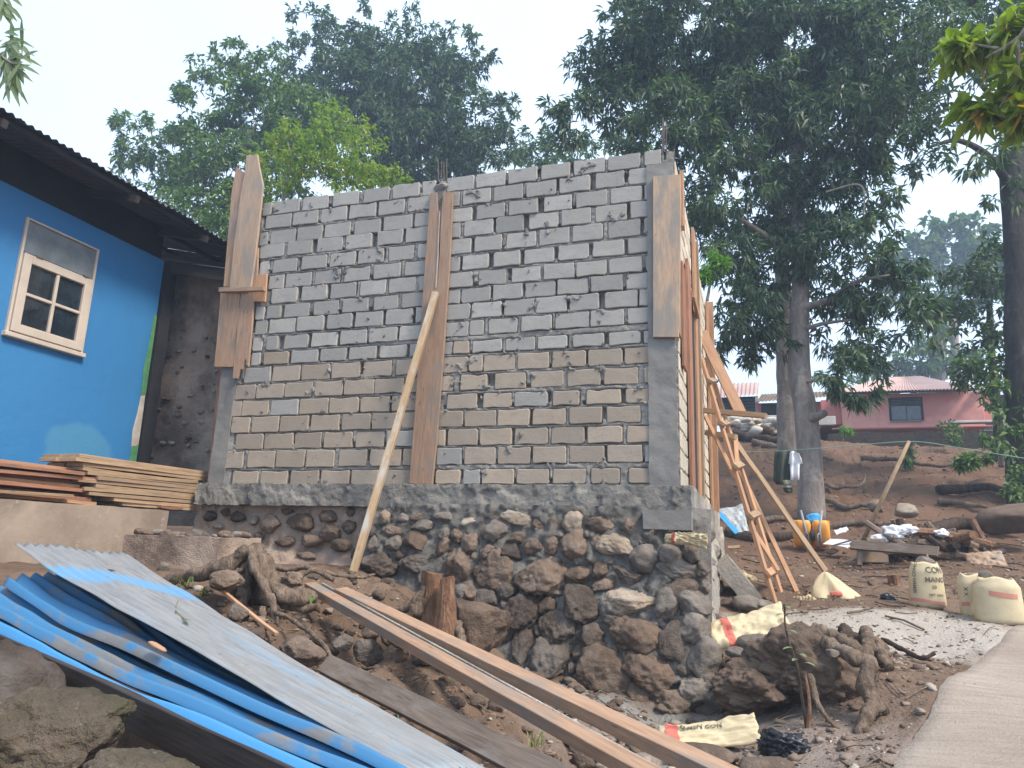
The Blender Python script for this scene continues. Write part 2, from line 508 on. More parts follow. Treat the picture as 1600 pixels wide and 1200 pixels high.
def soil_mat():
    s = NT('red brown soil')
    v = s.world()
    n = s.noise(v, 0.9, 6, 0.6)
    c = s.mix((0.115, 0.074, 0.05), (0.185, 0.128, 0.09), s.ramp(n, [(0.35, 0.0), (0.65, 1.0)]))
    n2 = s.noise(v, 9, 6, 0.7)
    c = s.mix(c, (0.07, 0.046, 0.034), s.ramp(n2, [(0.5, 0.0), (0.72, 0.8)]))
    n3 = s.noise(v, 34, 4, 0.7)
    c = s.mix(c, (0.24, 0.19, 0.15), s.ramp(n3, [(0.60, 0.0), (0.72, 0.7)]))
    sepb = s.n.new('ShaderNodeSeparateXYZ'); s.l.new(v, sepb.inputs[0])
    bf = s.ramp(s.math('ADD', s.math('MULTIPLY', sepb.outputs[1], .05), s.math('MULTIPLY', s.noise(v, 1.5, 4, .6), .2)), [(.52, 0.0), (.72, 1.0)])
    c = s.mix(c, s.mix((0.105, 0.056, 0.034), (0.185, 0.108, 0.068), s.noise(v, 1.8, 6, .7)), s.math('MULTIPLY', bf, .8))
    # grey cement dust where mortar was mixed, between the side wall and the path, and along the foot of the foundation
    sep = s.n.new('ShaderNodeSeparateXYZ'); s.l.new(v, sep.inputs[0])
    def blob(x, y, rx, ry, inner, outer):
        dx = s.math('DIVIDE', s.math('SUBTRACT', sep.outputs[0], x), rx)
        dy = s.math('DIVIDE', s.math('SUBTRACT', sep.outputs[1], y), ry)
        d = s.math('SQRT', s.math('ADD', s.math('MULTIPLY', dx, dx), s.math('MULTIPLY', dy, dy)))
        d = s.math('ADD', d, s.math('MULTIPLY', s.math('SUBTRACT', s.noise(v, 2.2, 6, 0.7), 0.5), 1.1))
        return s.ramp(d, [(inner, 1.0), (outer, 0.0)])
    grey = s.mix((0.42, 0.385, 0.34), (0.30, 0.265, 0.225), s.noise(v, 5, 6, 0.7))
    c = s.mix(c, grey, blob(0.95, 6.9, 1.7, 0.95, 0.6, 1.0))
    c = s.mix(c, (0.26, 0.21, 0.175), blob(0.0, 4.3, 1.5, 1.0, 0.3, 1.0))
    c = s.mix(c, (0.21, 0.2, 0.18), blob(-1.0, 5.15, 1.5, 0.38, 0.55, 1.0))
    h = s.math('ADD', s.noise(v, 12, 8, 0.7), s.math('MULTIPLY', s.vor(v, 45), -0.35))
    h = s.math('ADD', h, s.math('MULTIPLY', s.noise(v, 70, 4, 0.7), 0.35))
    s.bump(h, 0.8, 0.03)
    return s.fin(c, 0.95, spec=0.15)
M['soil'] = soil_mat()
M['clod'] = mat_rough('clod soil', (0.12, 0.082, 0.058), (0.18, 0.125, 0.09), 8, 0.9, 26, 0.025, c3=(0.10, 0.072, 0.055))

def path_mat():
    s = NT('dusty concrete path')
    v = s.world()
    n = s.noise(v, 1.3, 6, 0.6)
    c = s.mix((0.285, 0.235, 0.19), (0.37, 0.315, 0.26), s.ramp(n, [(0.35, 0), (0.65, 1)]))
    st = s.noise(s.world((1.2, 12, 1)), 2.4, 5, 0.65)
    c = s.mix(c, (0.21, 0.165, 0.13), s.ramp(st, [(0.45, 0.0), (0.72, 0.6)]))
    n3 = s.noise(v, 60, 3, 0.7)
    c = s.mix(c, (0.22, 0.18, 0.15), s.ramp(n3, [(0.62, 0.0), (0.72, 0.6)]))
    s.bump(s.math('ADD', s.math('MULTIPLY', st, 1.0), s.noise(v, 45, 5, 0.7)), 0.8, 0.016)
    return s.fin(c, 0.93, spec=0.2)
M['path'] = path_mat()

def bluewall_mat():
    s = NT('bright blue painted plaster')
    v = s.world()
    c = s.mix((0.028, 0.155, 0.35), (0.04, 0.19, 0.40), s.noise(v, 1.2, 4, 0.5))
    # paler faded patch low on the wall
    sep = s.n.new('ShaderNodeSeparateXYZ'); s.l.new(v, sep.inputs[0])
    def patch(y, z, ry, rz, a, b):
        dx = s.math('DIVIDE', s.math('SUBTRACT', sep.outputs[1], y), ry)
        dy = s.math('DIVIDE', s.math('SUBTRACT', sep.outputs[2], z), rz)
        d = s.math('SQRT', s.math('ADD', s.math('MULTIPLY', dx, dx), s.math('MULTIPLY', dy, dy)))
        d = s.math('ADD', d, s.math('MULTIPLY', s.math('SUBTRACT', s.noise(v, 5, 4, 0.6), 0.5), 0.5))
        return s.ramp(d, [(a, 1.0), (b, 0.0)])
    c = s.mix(c, (0.07, 0.23, 0.37), s.math('MULTIPLY', patch(5.55, 2.28, 0.42, 0.33, 0.85, 1.0), 0.75))
    c = s.mix(c, (0.045, 0.12, 0.28), s.ramp(s.noise(v, 2.7, 6, 0.7), [(0.60, 0.0), (0.78, 0.35)]))
    c = s.mix(c, (0.05, 0.06, 0.08), s.ramp(s.noise(v, 15, 4, 0.7), [(0.70, 0.0), (0.76, 0.6)]))
    vs_ = s.world((1, 9, .55))
    c = s.mix(c, (0.07, 0.11, 0.17), s.ramp(s.noise(vs_, 1.3, 5, 0.65), [(0.60, 0.0), (0.85, 0.35)]))
    low = s.ramp(s.math('ADD', s.math('MULTIPLY', sep.outputs[2], .5), s.math('MULTIPLY', s.noise(v, 3, 5, .7), .5)), [(0.99, 1.0), (1.0, 0.0)])
    c = s.mix(c, c, s.math('MULTIPLY', low, .0))
    s.bump(s.math('ADD', s.noise(v, 9, 5, 0.6), s.math('MULTIPLY', s.noise(v, 55, 3, .6), .3)), 0.4, 0.012)
    return s.fin(c, 0.6, spec=0.35)
M['blue_wall'] = bluewall_mat()
M['frame_paint'] = mat_rough('cream window paint', (0.52, 0.44, 0.36), (0.45, 0.38, 0.31), 6, 0.2, 40, 0.003, spots=(0.42, 0.34, 0.27), rough=0.55)
M['green_peel'] = mat_rough('peeling green paint', (0.06, 0.2, 0.09), (0.09, 0.26, 0.11), 8, 0.5, 30, 0.006, spots=(0.35, 0.33, 0.26))
M['white_peel'] = mat_rough('bare white plaster', (0.5, 0.46, 0.4), (0.38, 0.33, 0.27), 8, 0.5, 30, 0.006)
def glass_mat(name, tint, rough):
    s = NT(name)
    n = s.noise(s.world(), 4, 4, 0.6)
    c = s.mix(tint, tuple(x * 2.2 + 0.01 for x in tint[:3]), s.ramp(n, [(0.45, 0), (0.8, 1)]))
    return s.fin(c, rough, spec=0.8)
M['pane_dark'] = glass_mat('dark reflecting window glass', (0.012, 0.018, 0.024), 0.06)
M['pane_frost'] = mat_rough('frosted grey pane', (0.13, 0.15, 0.16), (0.19, 0.215, 0.225), 7, 0.05, 20, 0.002, rough=0.35)

def sheet_mat(name, paint, bare, amount, edge=(0.2, 0.13, 0.09)):
    """paint over galvanised zinc, worn in patches"""
    s = NT(name)
    v = s.world()
    n = s.noise(s.coord((0.7, 2.5, 1)), 1.6, 6, 0.7)
    f = s.ramp(n, [(amount - 0.03, 0.0), (amount + 0.03, 1.0)])
    zinc = s.mix(bare, tuple(x * 0.68 for x in bare), s.ramp(s.noise(s.coord((1.5, 12, 1)), 2.5, 6, 0.7), [(0.35, 0), (0.7, 1)]))
    c = s.mix(paint, zinc, f)
    c = s.mix(c, edge, s.ramp(s.noise(v, 22, 5, 0.75), [(0.62, 0.0), (0.70, 0.75)]))
    s.bump(s.noise(v, 30, 4, 0.6), 0.12, 0.003)
    return s.fin(c, 0.55, metal=0.0, spec=0.5)
M['sheet_zinc'] = sheet_mat('worn zinc sheet with traces of blue', (0.16, 0.42, 0.70), (0.46, 0.47, 0.46), 0.40)
M['sheet_blue'] = sheet_mat('blue painted zinc sheet', (0.055, 0.235, 0.46), (0.20, 0.21, 0.22), 0.60)
M['sheet_blue2'] = sheet_mat('blue sheet scuffed grey', (0.045, 0.17, 0.32), (0.19, 0.185, 0.175), 0.53)
M['roof_dark'] = mat_rough('old dark roof sheet', (0.055, 0.052, 0.055), (0.085, 0.078, 0.078), 3, 0.3, 20, 0.006, c3=(0.10, 0.08, 0.07), rough=0.7)
def zinc_top_mat():
    s = NT('grey zinc sheet with a worn blue stripe')
    v = s.world()
    sep = s.n.new('ShaderNodeSeparateXYZ'); s.l.new(s.tc.outputs['Object'], sep.inputs[0])
    n = s.noise(v, 7, 5, .7)
    dx = s.math('ABSOLUTE', s.math('SUBTRACT', s.math('ADD', sep.outputs[0], s.math('MULTIPLY', sep.outputs[1], .12)), .66))
    d = s.math('ADD', dx, s.math('MULTIPLY', s.math('SUBTRACT', n, .5), .30))
    f = s.math('MULTIPLY', s.ramp(d, [(.10, 1.0), (.20, 0.0)]), .85)
    f2 = s.math('MULTIPLY', s.ramp(s.noise(s.coord((.8, 3, 1)), 1.4, 5, .7), [(.52, 0.0), (.62, .5)]), s.ramp(s.math('MULTIPLY', sep.outputs[0], .3), [(.35, 0), (.6, 1)]))
    zinc = s.mix((.27, .27, .262), (.17, .172, .17), s.ramp(s.noise(s.coord((1.2, 16, 1)), 2.5, 6, .7), [(.35, 0), (.7, 1)]))
    zinc = s.mix(zinc, (.20, .17, .14), s.ramp(s.noise(v, 3.5, 6, .7), [(.55, 0.0), (.75, .6)]))
    c = s.mix(zinc, (.12, .29, .46), f)
    c = s.mix(c, (.19, .30, .40), f2)
    c = s.mix(c, (.12, .10, .085), s.ramp(s.noise(v, 26, 5, .75), [(.62, 0.0), (.70, .6)]))
    s.bump(s.noise(v, 30, 4, .6), .15, .003)
    return s.fin(c, .5, spec=.45)
M['sheet_top'] = zinc_top_mat()
def leaf_mat(name, c1, c2, c3=None, f3=0.9, trans=0.3):
    s = NT(name)
    r = s.island()
    n = s.noise(s.world(), 0.9, 3, 0.5)
    k = s.math('ADD', s.math('MULTIPLY', r, 0.6), s.math('MULTIPLY', n, 0.5))
    c = s.mix(c1, c2, s.ramp(k, [(0.3, 0.0), (0.85, 1.0)]))
    if c3 is not None:
        r2 = s.math('FRACT', s.math('MULTIPLY', r, 37.7))
        c = s.mix(c, c3, s.ramp(r2, [(f3, 0.0), (min(f3 + 0.02, 1), 1.0)]))
    s.fin(c, 0.5, spec=0.35)
    tr = s.n.new('ShaderNodeBsdfTranslucent')
    s.l.new(s.mix(c, (0.9, 1.25, 0.5), 1.0, 'MULTIPLY'), tr.inputs[0])
    ms = s.n.new('ShaderNodeMixShader'); ms.inputs[0].default_value = trans
    s.l.new(s.b.outputs[0], ms.inputs[1]); s.l.new(tr.outputs[0], ms.inputs[2]); s.l.new(ms.outputs[0], s.out.inputs['Surface'])
    return s.m
M['leaf_dark'] = leaf_mat('dark mango leaf', (0.038, 0.072, 0.046), (0.12, 0.17, 0.10), (0.21, 0.26, 0.13), 0.86)
M['leaf_mid'] = leaf_mat('mid green leaf', (0.06, 0.105, 0.04), (0.135, 0.21, 0.07), (0.24, 0.32, 0.10), 0.85)
M['leaf_yellow'] = leaf_mat('yellow green leaf', (0.13, 0.20, 0.03), (0.30, 0.37, 0.055), (0.36, 0.32, 0.06), 0.85, 0.45)
M['leaf_bright'] = leaf_mat('bright fresh leaf', (0.10, 0.21, 0.03), (0.20, 0.36, 0.06), None, 1, 0.45)
M['leaf_far'] = leaf_mat('pale far leaf', (0.06, 0.11, 0.04), (0.12, 0.19, 0.07), (0.16, 0.23, 0.08), 0.85)
M['leaf_bigyellow'] = leaf_mat('broad yellowing leaf', (0.16, 0.20, 0.03), (0.33, 0.36, 0.055), (0.42, 0.22, 0.04), 0.94, 0.45)
M['grass'] = leaf_mat('grass blade', (0.06, 0.11, 0.02), (0.14, 0.2, 0.05), (0.3, 0.25, 0.12), 0.7, 0.3)
def bark_mat(name, a, b, sc=1.0):
    s = NT(name)
    v = s.world((1, 1, 0.25))
    n = s.noise(v, 9 * sc, 6, 0.65)
    c = s.mix(a, b, s.ramp(n, [(0.35, 0), (0.68, 1)]))
    l = s.noise(s.world(), 2.5, 5, 0.7)
    c = s.mix(c, tuple(min(1, x * 1.5 + .03) for x in b[:3]), s.ramp(l, [(0.55, 0.0), (0.7, 0.6)]))
    s.bump(s.math('ADD', n, s.math('MULTIPLY', s.noise(v, 30 * sc, 4, 0.6), 0.6)), 1.0, 0.03)
    return s.fin(c, 0.92, spec=0.15)
M['bark'] = bark_mat('grey brown bark', (0.17, 0.14, 0.12), (0.30, 0.255, 0.22))
M['bark_dark'] = bark_mat('dark bark', (0.028, 0.024, 0.022), (0.06, 0.052, 0.048))
M['root'] = bark_mat('weathered root', (0.11, 0.078, 0.055), (0.25, 0.185, 0.135), 3.0)
M['root_red'] = bark_mat('cut log bark', (0.14, 0.075, 0.045), (0.27, 0.155, 0.095), 2.5)
M['root_dark'] = bark_mat('dark root', (0.04, 0.028, 0.021), (0.09, 0.062, 0.046), 2.0)
M['cut_wood'] = mat_rough('cut wood end', (0.42, 0.27, 0.17), (0.32, 0.19, 0.12), 20, 0.4, 60, 0.004)
M['bag'] = mat_rough('yellowish cement bag paper', (0.55, 0.46, 0.29), (0.47, 0.39, 0.25), 6, 0.25, 25, 0.006, spots=(0.42, 0.34, 0.22), rough=0.75)
M['bag_red'] = mat_rough('faded red print', (0.52, 0.14, 0.10), (0.44, 0.13, 0.10), 9, 0.2, 30, 0.004, rough=0.75)
M['print'] = mat_rough('faded black print', (0.09, 0.085, 0.07), (0.16, 0.14, 0.10), 20, 0.1, 30, 0.002)
M['print_red'] = mat_rough('thin red print', (0.50, 0.20, 0.15), (0.45, 0.2, 0.15), 20, 0.1, 30, 0.002)
M['plastic_black'] = mat_rough('black plastic bag', (0.012, 0.014, 0.018), (0.02, 0.022, 0.028), 5, 0.3, 20, 0.01, rough=0.25)
M['plastic_white'] = mat_rough('white plastic', (0.72, 0.72, 0.74), (0.6, 0.6, 0.62), 5, 0.3, 20, 0.01, rough=0.45)
M['pink_wall'] = mat_rough('coral pink plaster', (0.72, 0.345, 0.28), (0.76, 0.39, 0.32), 1.2, 0.2, 8, 0.01, c3=(0.52, 0.22, 0.19))
M['red_wall'] = mat_rough('dull red plaster', (0.50, 0.19, 0.175), (0.56, 0.22, 0.20), 1.2, 0.2, 8, 0.01)
M['roof_pink'] = mat_rough('faded pink roof sheet', (0.40, 0.27, 0.23), (0.48, 0.34, 0.30), 0.8, 0.2, 4, 0.02, c3=(0.36, 0.22, 0.18), rough=0.6)
M['roof_white'] = mat_rough('new white roof sheet', (0.75, 0.78, 0.8), (0.68, 0.7, 0.74), 1, 0.1, 4, 0.01, rough=0.4)
M['dark_interior'] = mat_rough('dark shaded wall', (0.02, 0.02, 0.024), (0.035, 0.033, 0.035), 2, 0.2, 8, 0.01)  # near-black for dark parts; also puts gap and eave shade into colour
M['slat_dark'] = mat_rough('blue grey metal wall', (0.05, 0.06, 0.08), (0.07, 0.08, 0.10), 2, 0.2, 8, 0.01, rough=0.5)
M['white_block'] = mat_rough('whitish block wall', (0.42, 0.40, 0.36), (0.52, 0.50, 0.45), 3, 0.4, 12, 0.01)
M['retaining'] = mat_rough('dark mossy retaining wall', (0.032, 0.022, 0.018), (0.06, 0.038, 0.03), 2.5, 0.9, 9, 0.06, c3=(0.05, 0.055, 0.03))
M['ledge'] = mat_rough('stained cement ledge', (0.25, 0.195, 0.15), (0.33, 0.265, 0.205), 2.5, 0.35, 14, 0.01, c3=(0.20, 0.155, 0.12), spots=(0.36, 0.31, 0.26))
M['orange_tub'] = mat_rough('orange tub', (0.72, 0.30, 0.045), (0.78, 0.36, 0.08), 6, 0.1, 30, 0.004, spots=(0.6, 0.42, 0.3), rough=0.45)
M['grey_metal'] = mat_rough('grey metal tube', (0.22, 0.23, 0.24), (0.3, 0.31, 0.32), 8, 0.1, 30, 0.002, rough=0.4)
M['tyre'] = mat_rough('black rubber', (0.02, 0.02, 0.02), (0.03, 0.03, 0.03), 8, 0.1, 30, 0.002, rough=0.7)
M['blue_plastic'] = mat_rough('blue plastic', (0.05, 0.3, 0.6), (0.06, 0.34, 0.66), 8, 0.1, 30, 0.002, rough=0.4)
M['cloth_green'] = mat_rough('olive green cloth', (0.045, 0.055, 0.04), (0.065, 0.075, 0.055), 5, 0.3, 60, 0.004)
M['cloth_stripe'] = mat_rough('pale striped cuff', (0.42, 0.42, 0.30), (0.36, 0.36, 0.26), 5, 0.3, 60, 0.004)
M['cloth_white'] = mat_rough('white cloth', (0.80, 0.81, 0.84), (0.74, 0.75, 0.79), 5, 0.3, 60, 0.004)
M['rope'] = mat_rough('green line', (0.16, 0.3, 0.22), (0.2, 0.34, 0.26), 5, 0.1, 60, 0.002)
M['black_pole'] = mat_rough('bamboo pole', (0.3, 0.21, 0.13), (0.4, 0.29, 0.18), 9, 0.2, 60, 0.002)

# ================================================================== THE SETTING: ground
CP = []
for px, py, Y in [(560,895,5.6),(690,985,5.3),(790,1040,5.4),(900,1075,5.4),(1000,1100,5.4),(1110,1122,5.4),
                  (1100,1195,4.2),(900,1195,3.8),(800,1190,3.4),(760,1100,3.9),(650,1090,3.4),(600,1030,4.0),
                  (480,975,3.9),(420,965,4.0),(340,950,3.9),(300,897,4.5),(1200,1190,4.3),(1270,1115,5.1),
                  (1330,1110,5.0),(1390,1060,5.3),(1250,1000,6.4),(1450,1000,6.8),(1350,960,7.3),(1200,962,7.6),(1140,935,8.0),
                  
                  (1450,950,8.0),(1520,962,7.7),(1560,974,7.3),(1343,889,10.6),(1462,885,10.3),(1150,875,10.0),(1210,870,11.0),
                  (1268,855,12.2),(1265,818,13.6),(1400,835,12.6),(1520,850,12.4),(1600,880,11.0),(1130,835,12.6),
                  (1150,780,15.5),(1350,760,16.0),(1500,760,15.6),(1600,770,15.2),
                  (1180,705,19.5),(1350,715,19.5),(1500,712,19.5),(1600,715,19.0),
                  (1180,676,22.5),(1350,697,22.6),(1560,697,22.6),(430,905,5.1),(330,890,5.2)]:
    CP.append(PY(px, py, Y))
def PPL(px, py):
    d = ray(px, py); k = .103
    s = (EYE[2] - .19) / (k * d[1] - d[2]); return EYE + d * s
for q in [(1400,1195),(1600,1195),(1480,1100),(1600,1080),(1500,1050),(1600,975),(1560,1010),(1700,1000),(1800,1150)]:
    CP.append(PPL(*q))
for p in [(-1.9,1.6,.55),(-3.2,2.7,.88),(-4.6,3.0,1.2),(-1.2,2.1,.35),(-.6,2.2,.45),(0,1.5,.2),(0,0,0.02),(1.5,1.5,.3),(2.5,3.0,.62),
          (4,6,1.0),(-.9,2.9,.48),(-2.0,2.7,.45),(-2.6,2.0,.5),(-3.5,0,.6),(-2,-3,.2),(3,-3,.0),(-5.6,4.6,1.25),(-5.8,7,1.3),(-7,4,1.3),
          (-3,8,1.3),(-1,8,1.2),(-8,10,1.6),(-4,12,2.0),(-1,11.5,1.6),(6,9,1.3),(8,14,2.2),(10,20,4.8),(-3,17,3.2),(-3,23,4.6),(-10,20,3.5),
          (4,24.2,4.6),(-6,30,6.0),(6,32,6.2),(14,28,6.3),(-15,35,6.0),(20,40,8),(-25,10,2),(15,5,1.2),(0,50,8),(25,15,3),(-30,45,8)]:
    CP.append(np.array(p, float))
CP = np.array(CP)
def _U(r2):
    return 0.5 * r2 * np.log(r2 + 1e-9)
def tps_fit(P, lam=0.02):
    n = len(P)
    d2 = ((P[:, None, :2] - P[None, :, :2]) ** 2).sum(-1)
    K = _U(d2) + lam * np.eye(n)
    Q = np.c_[np.ones(n), P[:, :2]]
    A = np.block([[K, Q], [Q.T, np.zeros((3, 3))]])
    return np.linalg.solve(A, np.r_[P[:, 2], 0, 0, 0])
TW = tps_fit(CP)
def h_base(X, Y):
    sh = np.shape(X); X = np.ravel(X).astype(float); Y = np.ravel(Y).astype(float)
    out = np.zeros(len(X))
    for i in range(0, len(X), 20000):
        x = X[i:i+20000]; y = Y[i:i+20000]
        d2 = (x[:, None] - CP[None, :, 0]) ** 2 + (y[:, None] - CP[None, :, 1]) ** 2
        out[i:i+20000] = _U(d2) @ TW[:len(CP)] + TW[-3] + TW[-2] * x + TW[-1] * y
    return out.reshape(sh)
def sstep(a, b, x):
    t = np.clip((x - a) / (b - a), 0, 1); return t * t * (3 - 2 * t)
# concrete path outline (left edge), seen at the lower right
PATH_L = [PPL(1383, 1200), PPL(1420, 1135), PPL(1470, 1078), PPL(1535, 1020), PPL(1600, 976)]
PATH_L = [np.array([0.05, 2.2, .3])] + PATH_L + [PATH_L[-1] + (PATH_L[-1] - PATH_L[-2]) * 1.6]
PLx = np.array([p[0] for p in PATH_L]); PLy = np.array([p[1] for p in PATH_L])
def on_path(X, Y):
    """signed distance-ish: >0 right of the left edge"""
    ex = np.interp(Y, PLy, PLx)
    return X - ex
def hgt(X, Y, rough=True):
    X = np.asarray(X, float); Y = np.asarray(Y, float)
    sh = X.shape
    z = h_base(X, Y)
    x, y = X.ravel(), Y.ravel()
    P = np.c_[x, y, np.zeros_like(x)]
    amp = 0.035 + 0.10 * sstep(11, 17, y) * sstep(30, 24, y)
    # the dug slope in front of the foundation is rough, the path smooth
    dig = sstep(-4.6, -3.4, x) * sstep(-0.1, -1.2, x) * sstep(2.0, 2.8, y) * sstep(5.9, 5.3, y)
    amp = amp + 0.10 * dig
    amp = amp * (1 - 0.95 * sstep(-0.1, 0.15, on_path(x, y)) * sstep(9.6, 8.6, y))
    d = amp * fbm(P, 1.7, 4) + amp * 0.55 * fbm(P + 9, 7.0, 3, 0.6)
    # ledges and undercuts on the bank
    bank = sstep(13, 15.5, y) * sstep(23, 21, y)
    d = d + bank * 0.25 * (np.abs(fbm(P * np.array([.6, 1.6, 1]), 1.1, 3)) - 0.2)
    # hollow under the leaning planks
    d = d - 0.30 * np.exp(-(((x + 2.05) / .42) ** 2 + ((y - 4.0) / .33) ** 2))
    # pit below the pile of roofing sheets
    yl = 3.35 - .49 * (x + 3.4)
    d = d - 0.42 * sstep(yl + .02, yl - .22, y) * sstep(-4.4, -3.7, x) * sstep(-.2, -.9, x) * sstep(.6, 1.2, y)
    d = d + dig * 0.07 * (np.abs(fbm(P + 21, 3.1, 4, .6)) - .15)
    return z + d.reshape(sh)

def axis(knots):
    out = []
    for a, b, s in knots:
        out.append(np.arange(a, b, s))
    return np.unique(np.concatenate(out))
gx = axis([(-400,-60,34),(-60,-14,2.5),(-14,-6,.5),(-6,-4.5,.08),(-4.5,2.6,.032),(2.6,7,.12),(7,14,.4),(14,60,2.5),(60,401,34)])
gy = axis([(-60,-4,4),(-4,1.2,.3),(1.2,6.2,.032),(6.2,9.5,.055),(9.5,16,.1),(16,24,.16),(24,40,.8),(40,80,4),(80,600,40)])
GX, GY = np.meshgrid(gx, gy)
GZ = hgt(GX, GY)
far = sstep(45, 120, np.hypot(GX, GY)); GZ = GZ * (1 - far) + 9.0 * far
# under the path slab and inside the building the ground is kept below
op = on_path(GX, GY)
GZ = GZ - 0.05 * ((op > 0.03) & (GY < 9.6) & (GY > 1.0) & (GX < 9))
inside = (GX > -5.1) & (GX < -0.6) & (GY > 6.0) & (GY < 10.4)
GZ[inside] = np.minimum(GZ[inside], 1.6)
V = np.c_[GX.ravel(), GY.ravel(), GZ.ravel()]
nx, ny = len(gx), len(gy)
I = np.arange(nx * ny).reshape(ny, nx)
F = np.stack([I[:-1, :-1], I[:-1, 1:], I[1:, 1:], I[1:, :-1]], -1).reshape(-1, 4)
g = mk('ground', V, F, M['soil'], smooth=True, origin=np.zeros(3)); tag(g, kind='structure')
def hz(x, y): return float(hgt(np.array([x]), np.array([y]))[0])

# path slab: a sheet with a thick, slightly broken left edge
ys = np.arange(1.2, 9.5, 0.035)
rows_ = []
for y in ys:
    ex = float(np.interp(y, PLy, PLx)) + 0.035 * float(fbm([[y, 2, 0]], 4, 5, .65)[0])
    rows_.append(np.array([ex + t for t in (0, 0.004, 0.02, .1, .3, .6, 1, 1.6, 2.4, 3.4, 4.6)]))
PV = []
for y, r in zip(ys, rows_):
    z = h_base(r, np.full(len(r), y))
    z = z + 0.012
    z[0] -= 0.13; z[1] -= 0.016
    z = z + 0.006 * fbm(np.c_[r, np.full(len(r), y), np.zeros(len(r))], 2.5, 3)
    PV += [(a, y, b) for a, b in zip(r, z)]
k = 11
I = np.arange(len(ys) * k).reshape(len(ys), k)
F = np.stack([I[:-1, :-1], I[:-1, 1:], I[1:, 1:], I[1:, :-1]], -1).reshape(-1, 4)
tag(mk('path', np.array(PV), F, M['path'], smooth=True), kind='structure')

# ================================================================== BLOCK WALL
YW = 5.923
ROWL = [(440,314,334),(435,336,356),(442,360,380),(425,381,402),(446,405,425),(466,427,448),(445,451,473),(463,475,495),(441,498,520),(462,523,544),(431,550,569),(447,572,595),(422,600,622),(444,625,648),(459,650,674),(435,677,701),(409,705,731),(427,736,758)]
ROWR = [(975,241.5,264),(1007,262,286),(978,293,316),(955,320,345),(974,345,370),(950,377,400),(977,403,426),(1000,426,450),(970,455,480),(1000,481,505),(975,519,538),(998,543,568),(970,575,600),(1004,607,629),(974,635,660),(1007,665,691),(976,696,722),(1010,732,755)]
BL = [[(365,415),(435,590),(615,770),(805,960),(995,1150),(1178,1340),(1360,1440)],
[(385,540),(555,708),(728,885),(905,1068),(1088,1248),(1272,1420)],
[(345,392),(412,565),(582,732),(752,908),(937,1095),(1120,1295),(1315,1420)],
[(345,492),(520,670),(705,858),(882,1040),(1080,1235),(1260,1400)],
[(345,400),(428,575),(608,760),(785,940),(960,1115),(1150,1305),(1332,1420)],
[(400,493),(508,665),(690,845),(873,1028),(1058,1222),(1252,1400)],
[(422,577),(608,762),(787,943),(972,1130),(1152,1315),(1340,1420)],
[(320,372),(390,475),(500,650),(682,832),(863,1018),(1058,1205),(1232,1400)],
[(315,388),(405,562),(580,742),(765,918),(942,1108),(1132,1295),(1320,1420)],
[(300,358),(387,455),(495,642),(668,825),(848,1010),(1030,1198),(1218,1390)],
[(290,345),(370,520),(542,705),(722,880),(905,1070),(1095,1260),(1285,1400)],
[(248,408),(425,592),(608,778),(797,967),(990,1165),(1197,1360)],
[(190,315),(325,495),(502,670),(690,860),(873,1055),(1062,1240),(1255,1380)],
[(170,225),(232,395),(412,582),(592,770),(782,958),(975,1150),(1170,1345)],
[(170,280),(297,460),(472,645),(662,838),(857,1032),(1047,1215),(1232,1380)],
[(195,362),(372,548),(560,725),(745,920),(942,1118),(1140,1320)],
[(135,240),(270,437),(447,622),(637,808),(838,1010),(1035,1222),(1238,1380)],
[(175,330),(348,513),(537,708),(728,900),(918,1085),(1110,1290)]]
BR = [[(75,238),(258,437),(460,635),(665,840),(868,1058),(1082,1280),(1308,1410)],
[(20,150),(175,345),(368,545),(570,752),(778,965),(1003,1180),(1210,1412)],
[(60,228),(260,435),(463,637),(682,852),(882,1073),(1097,1292),(1310,1400)],
[(20,155),(182,360),(382,550),(588,768),(790,970),(1003,1195),(1222,1400)],
[(60,222),(248,415),(447,628),(652,837),(860,1045),(1083,1280),(1308,1400)],
[(10,150),(172,332),(368,530),(556,740),(770,957),(987,1180),(1207,1400)],
[(60,232),(272,442),(480,655),(680,867),(885,1070),(1090,1290),(1318,1400)],
[(10,152),(165,342),(362,542),(562,747),(765,953),(975,1170),(1195,1400)],
[(60,215),(230,412),(433,615),(633,820),(842,1020),(1060,1262),(1278,1400)],
[(30,205),(215,300),(335,510),(540,725),(752,960),(972,1178),(1205,1400)],
[(-30,105),(115,212),(235,415),(440,620),(645,822),(863,1053),(1088,1280),(1305,1395)],
[(30,200),(215,293),(303,497),(515,710),(733,937),(957,1167),(1185,1365)],
[(0,113),(160,320),(375,565),(598,800),(828,1030),(1057,1265),(1310,1400)],
[(75,258),(300,475),(497,700),(737,900),(948,1158),(1192,1395)],
[(0,170),(185,378),(393,587),(610,813),(840,1040),(1075,1280),(1352,1410)],
[(-50,60),(78,262),(280,475),(497,700),(725,930),(953,1168),(1200,1415)],
[(10,163),(182,375),(393,592),(612,817),(840,1055),(1078,1293),(1312,1420)],
[(5,155),(178,278),(293,490),(512,710),(737,942),(975,1150),(1212,1425)]]
wall = empty('block_wall', (-2.86, YW, 2.0), 'front wall of grey and beige cement blocks on the stone foundation', 'wall', kind=None)
BR_RECTS = []        # x0, x1, z0, z1 of every block, for the joints
TH = 0.11
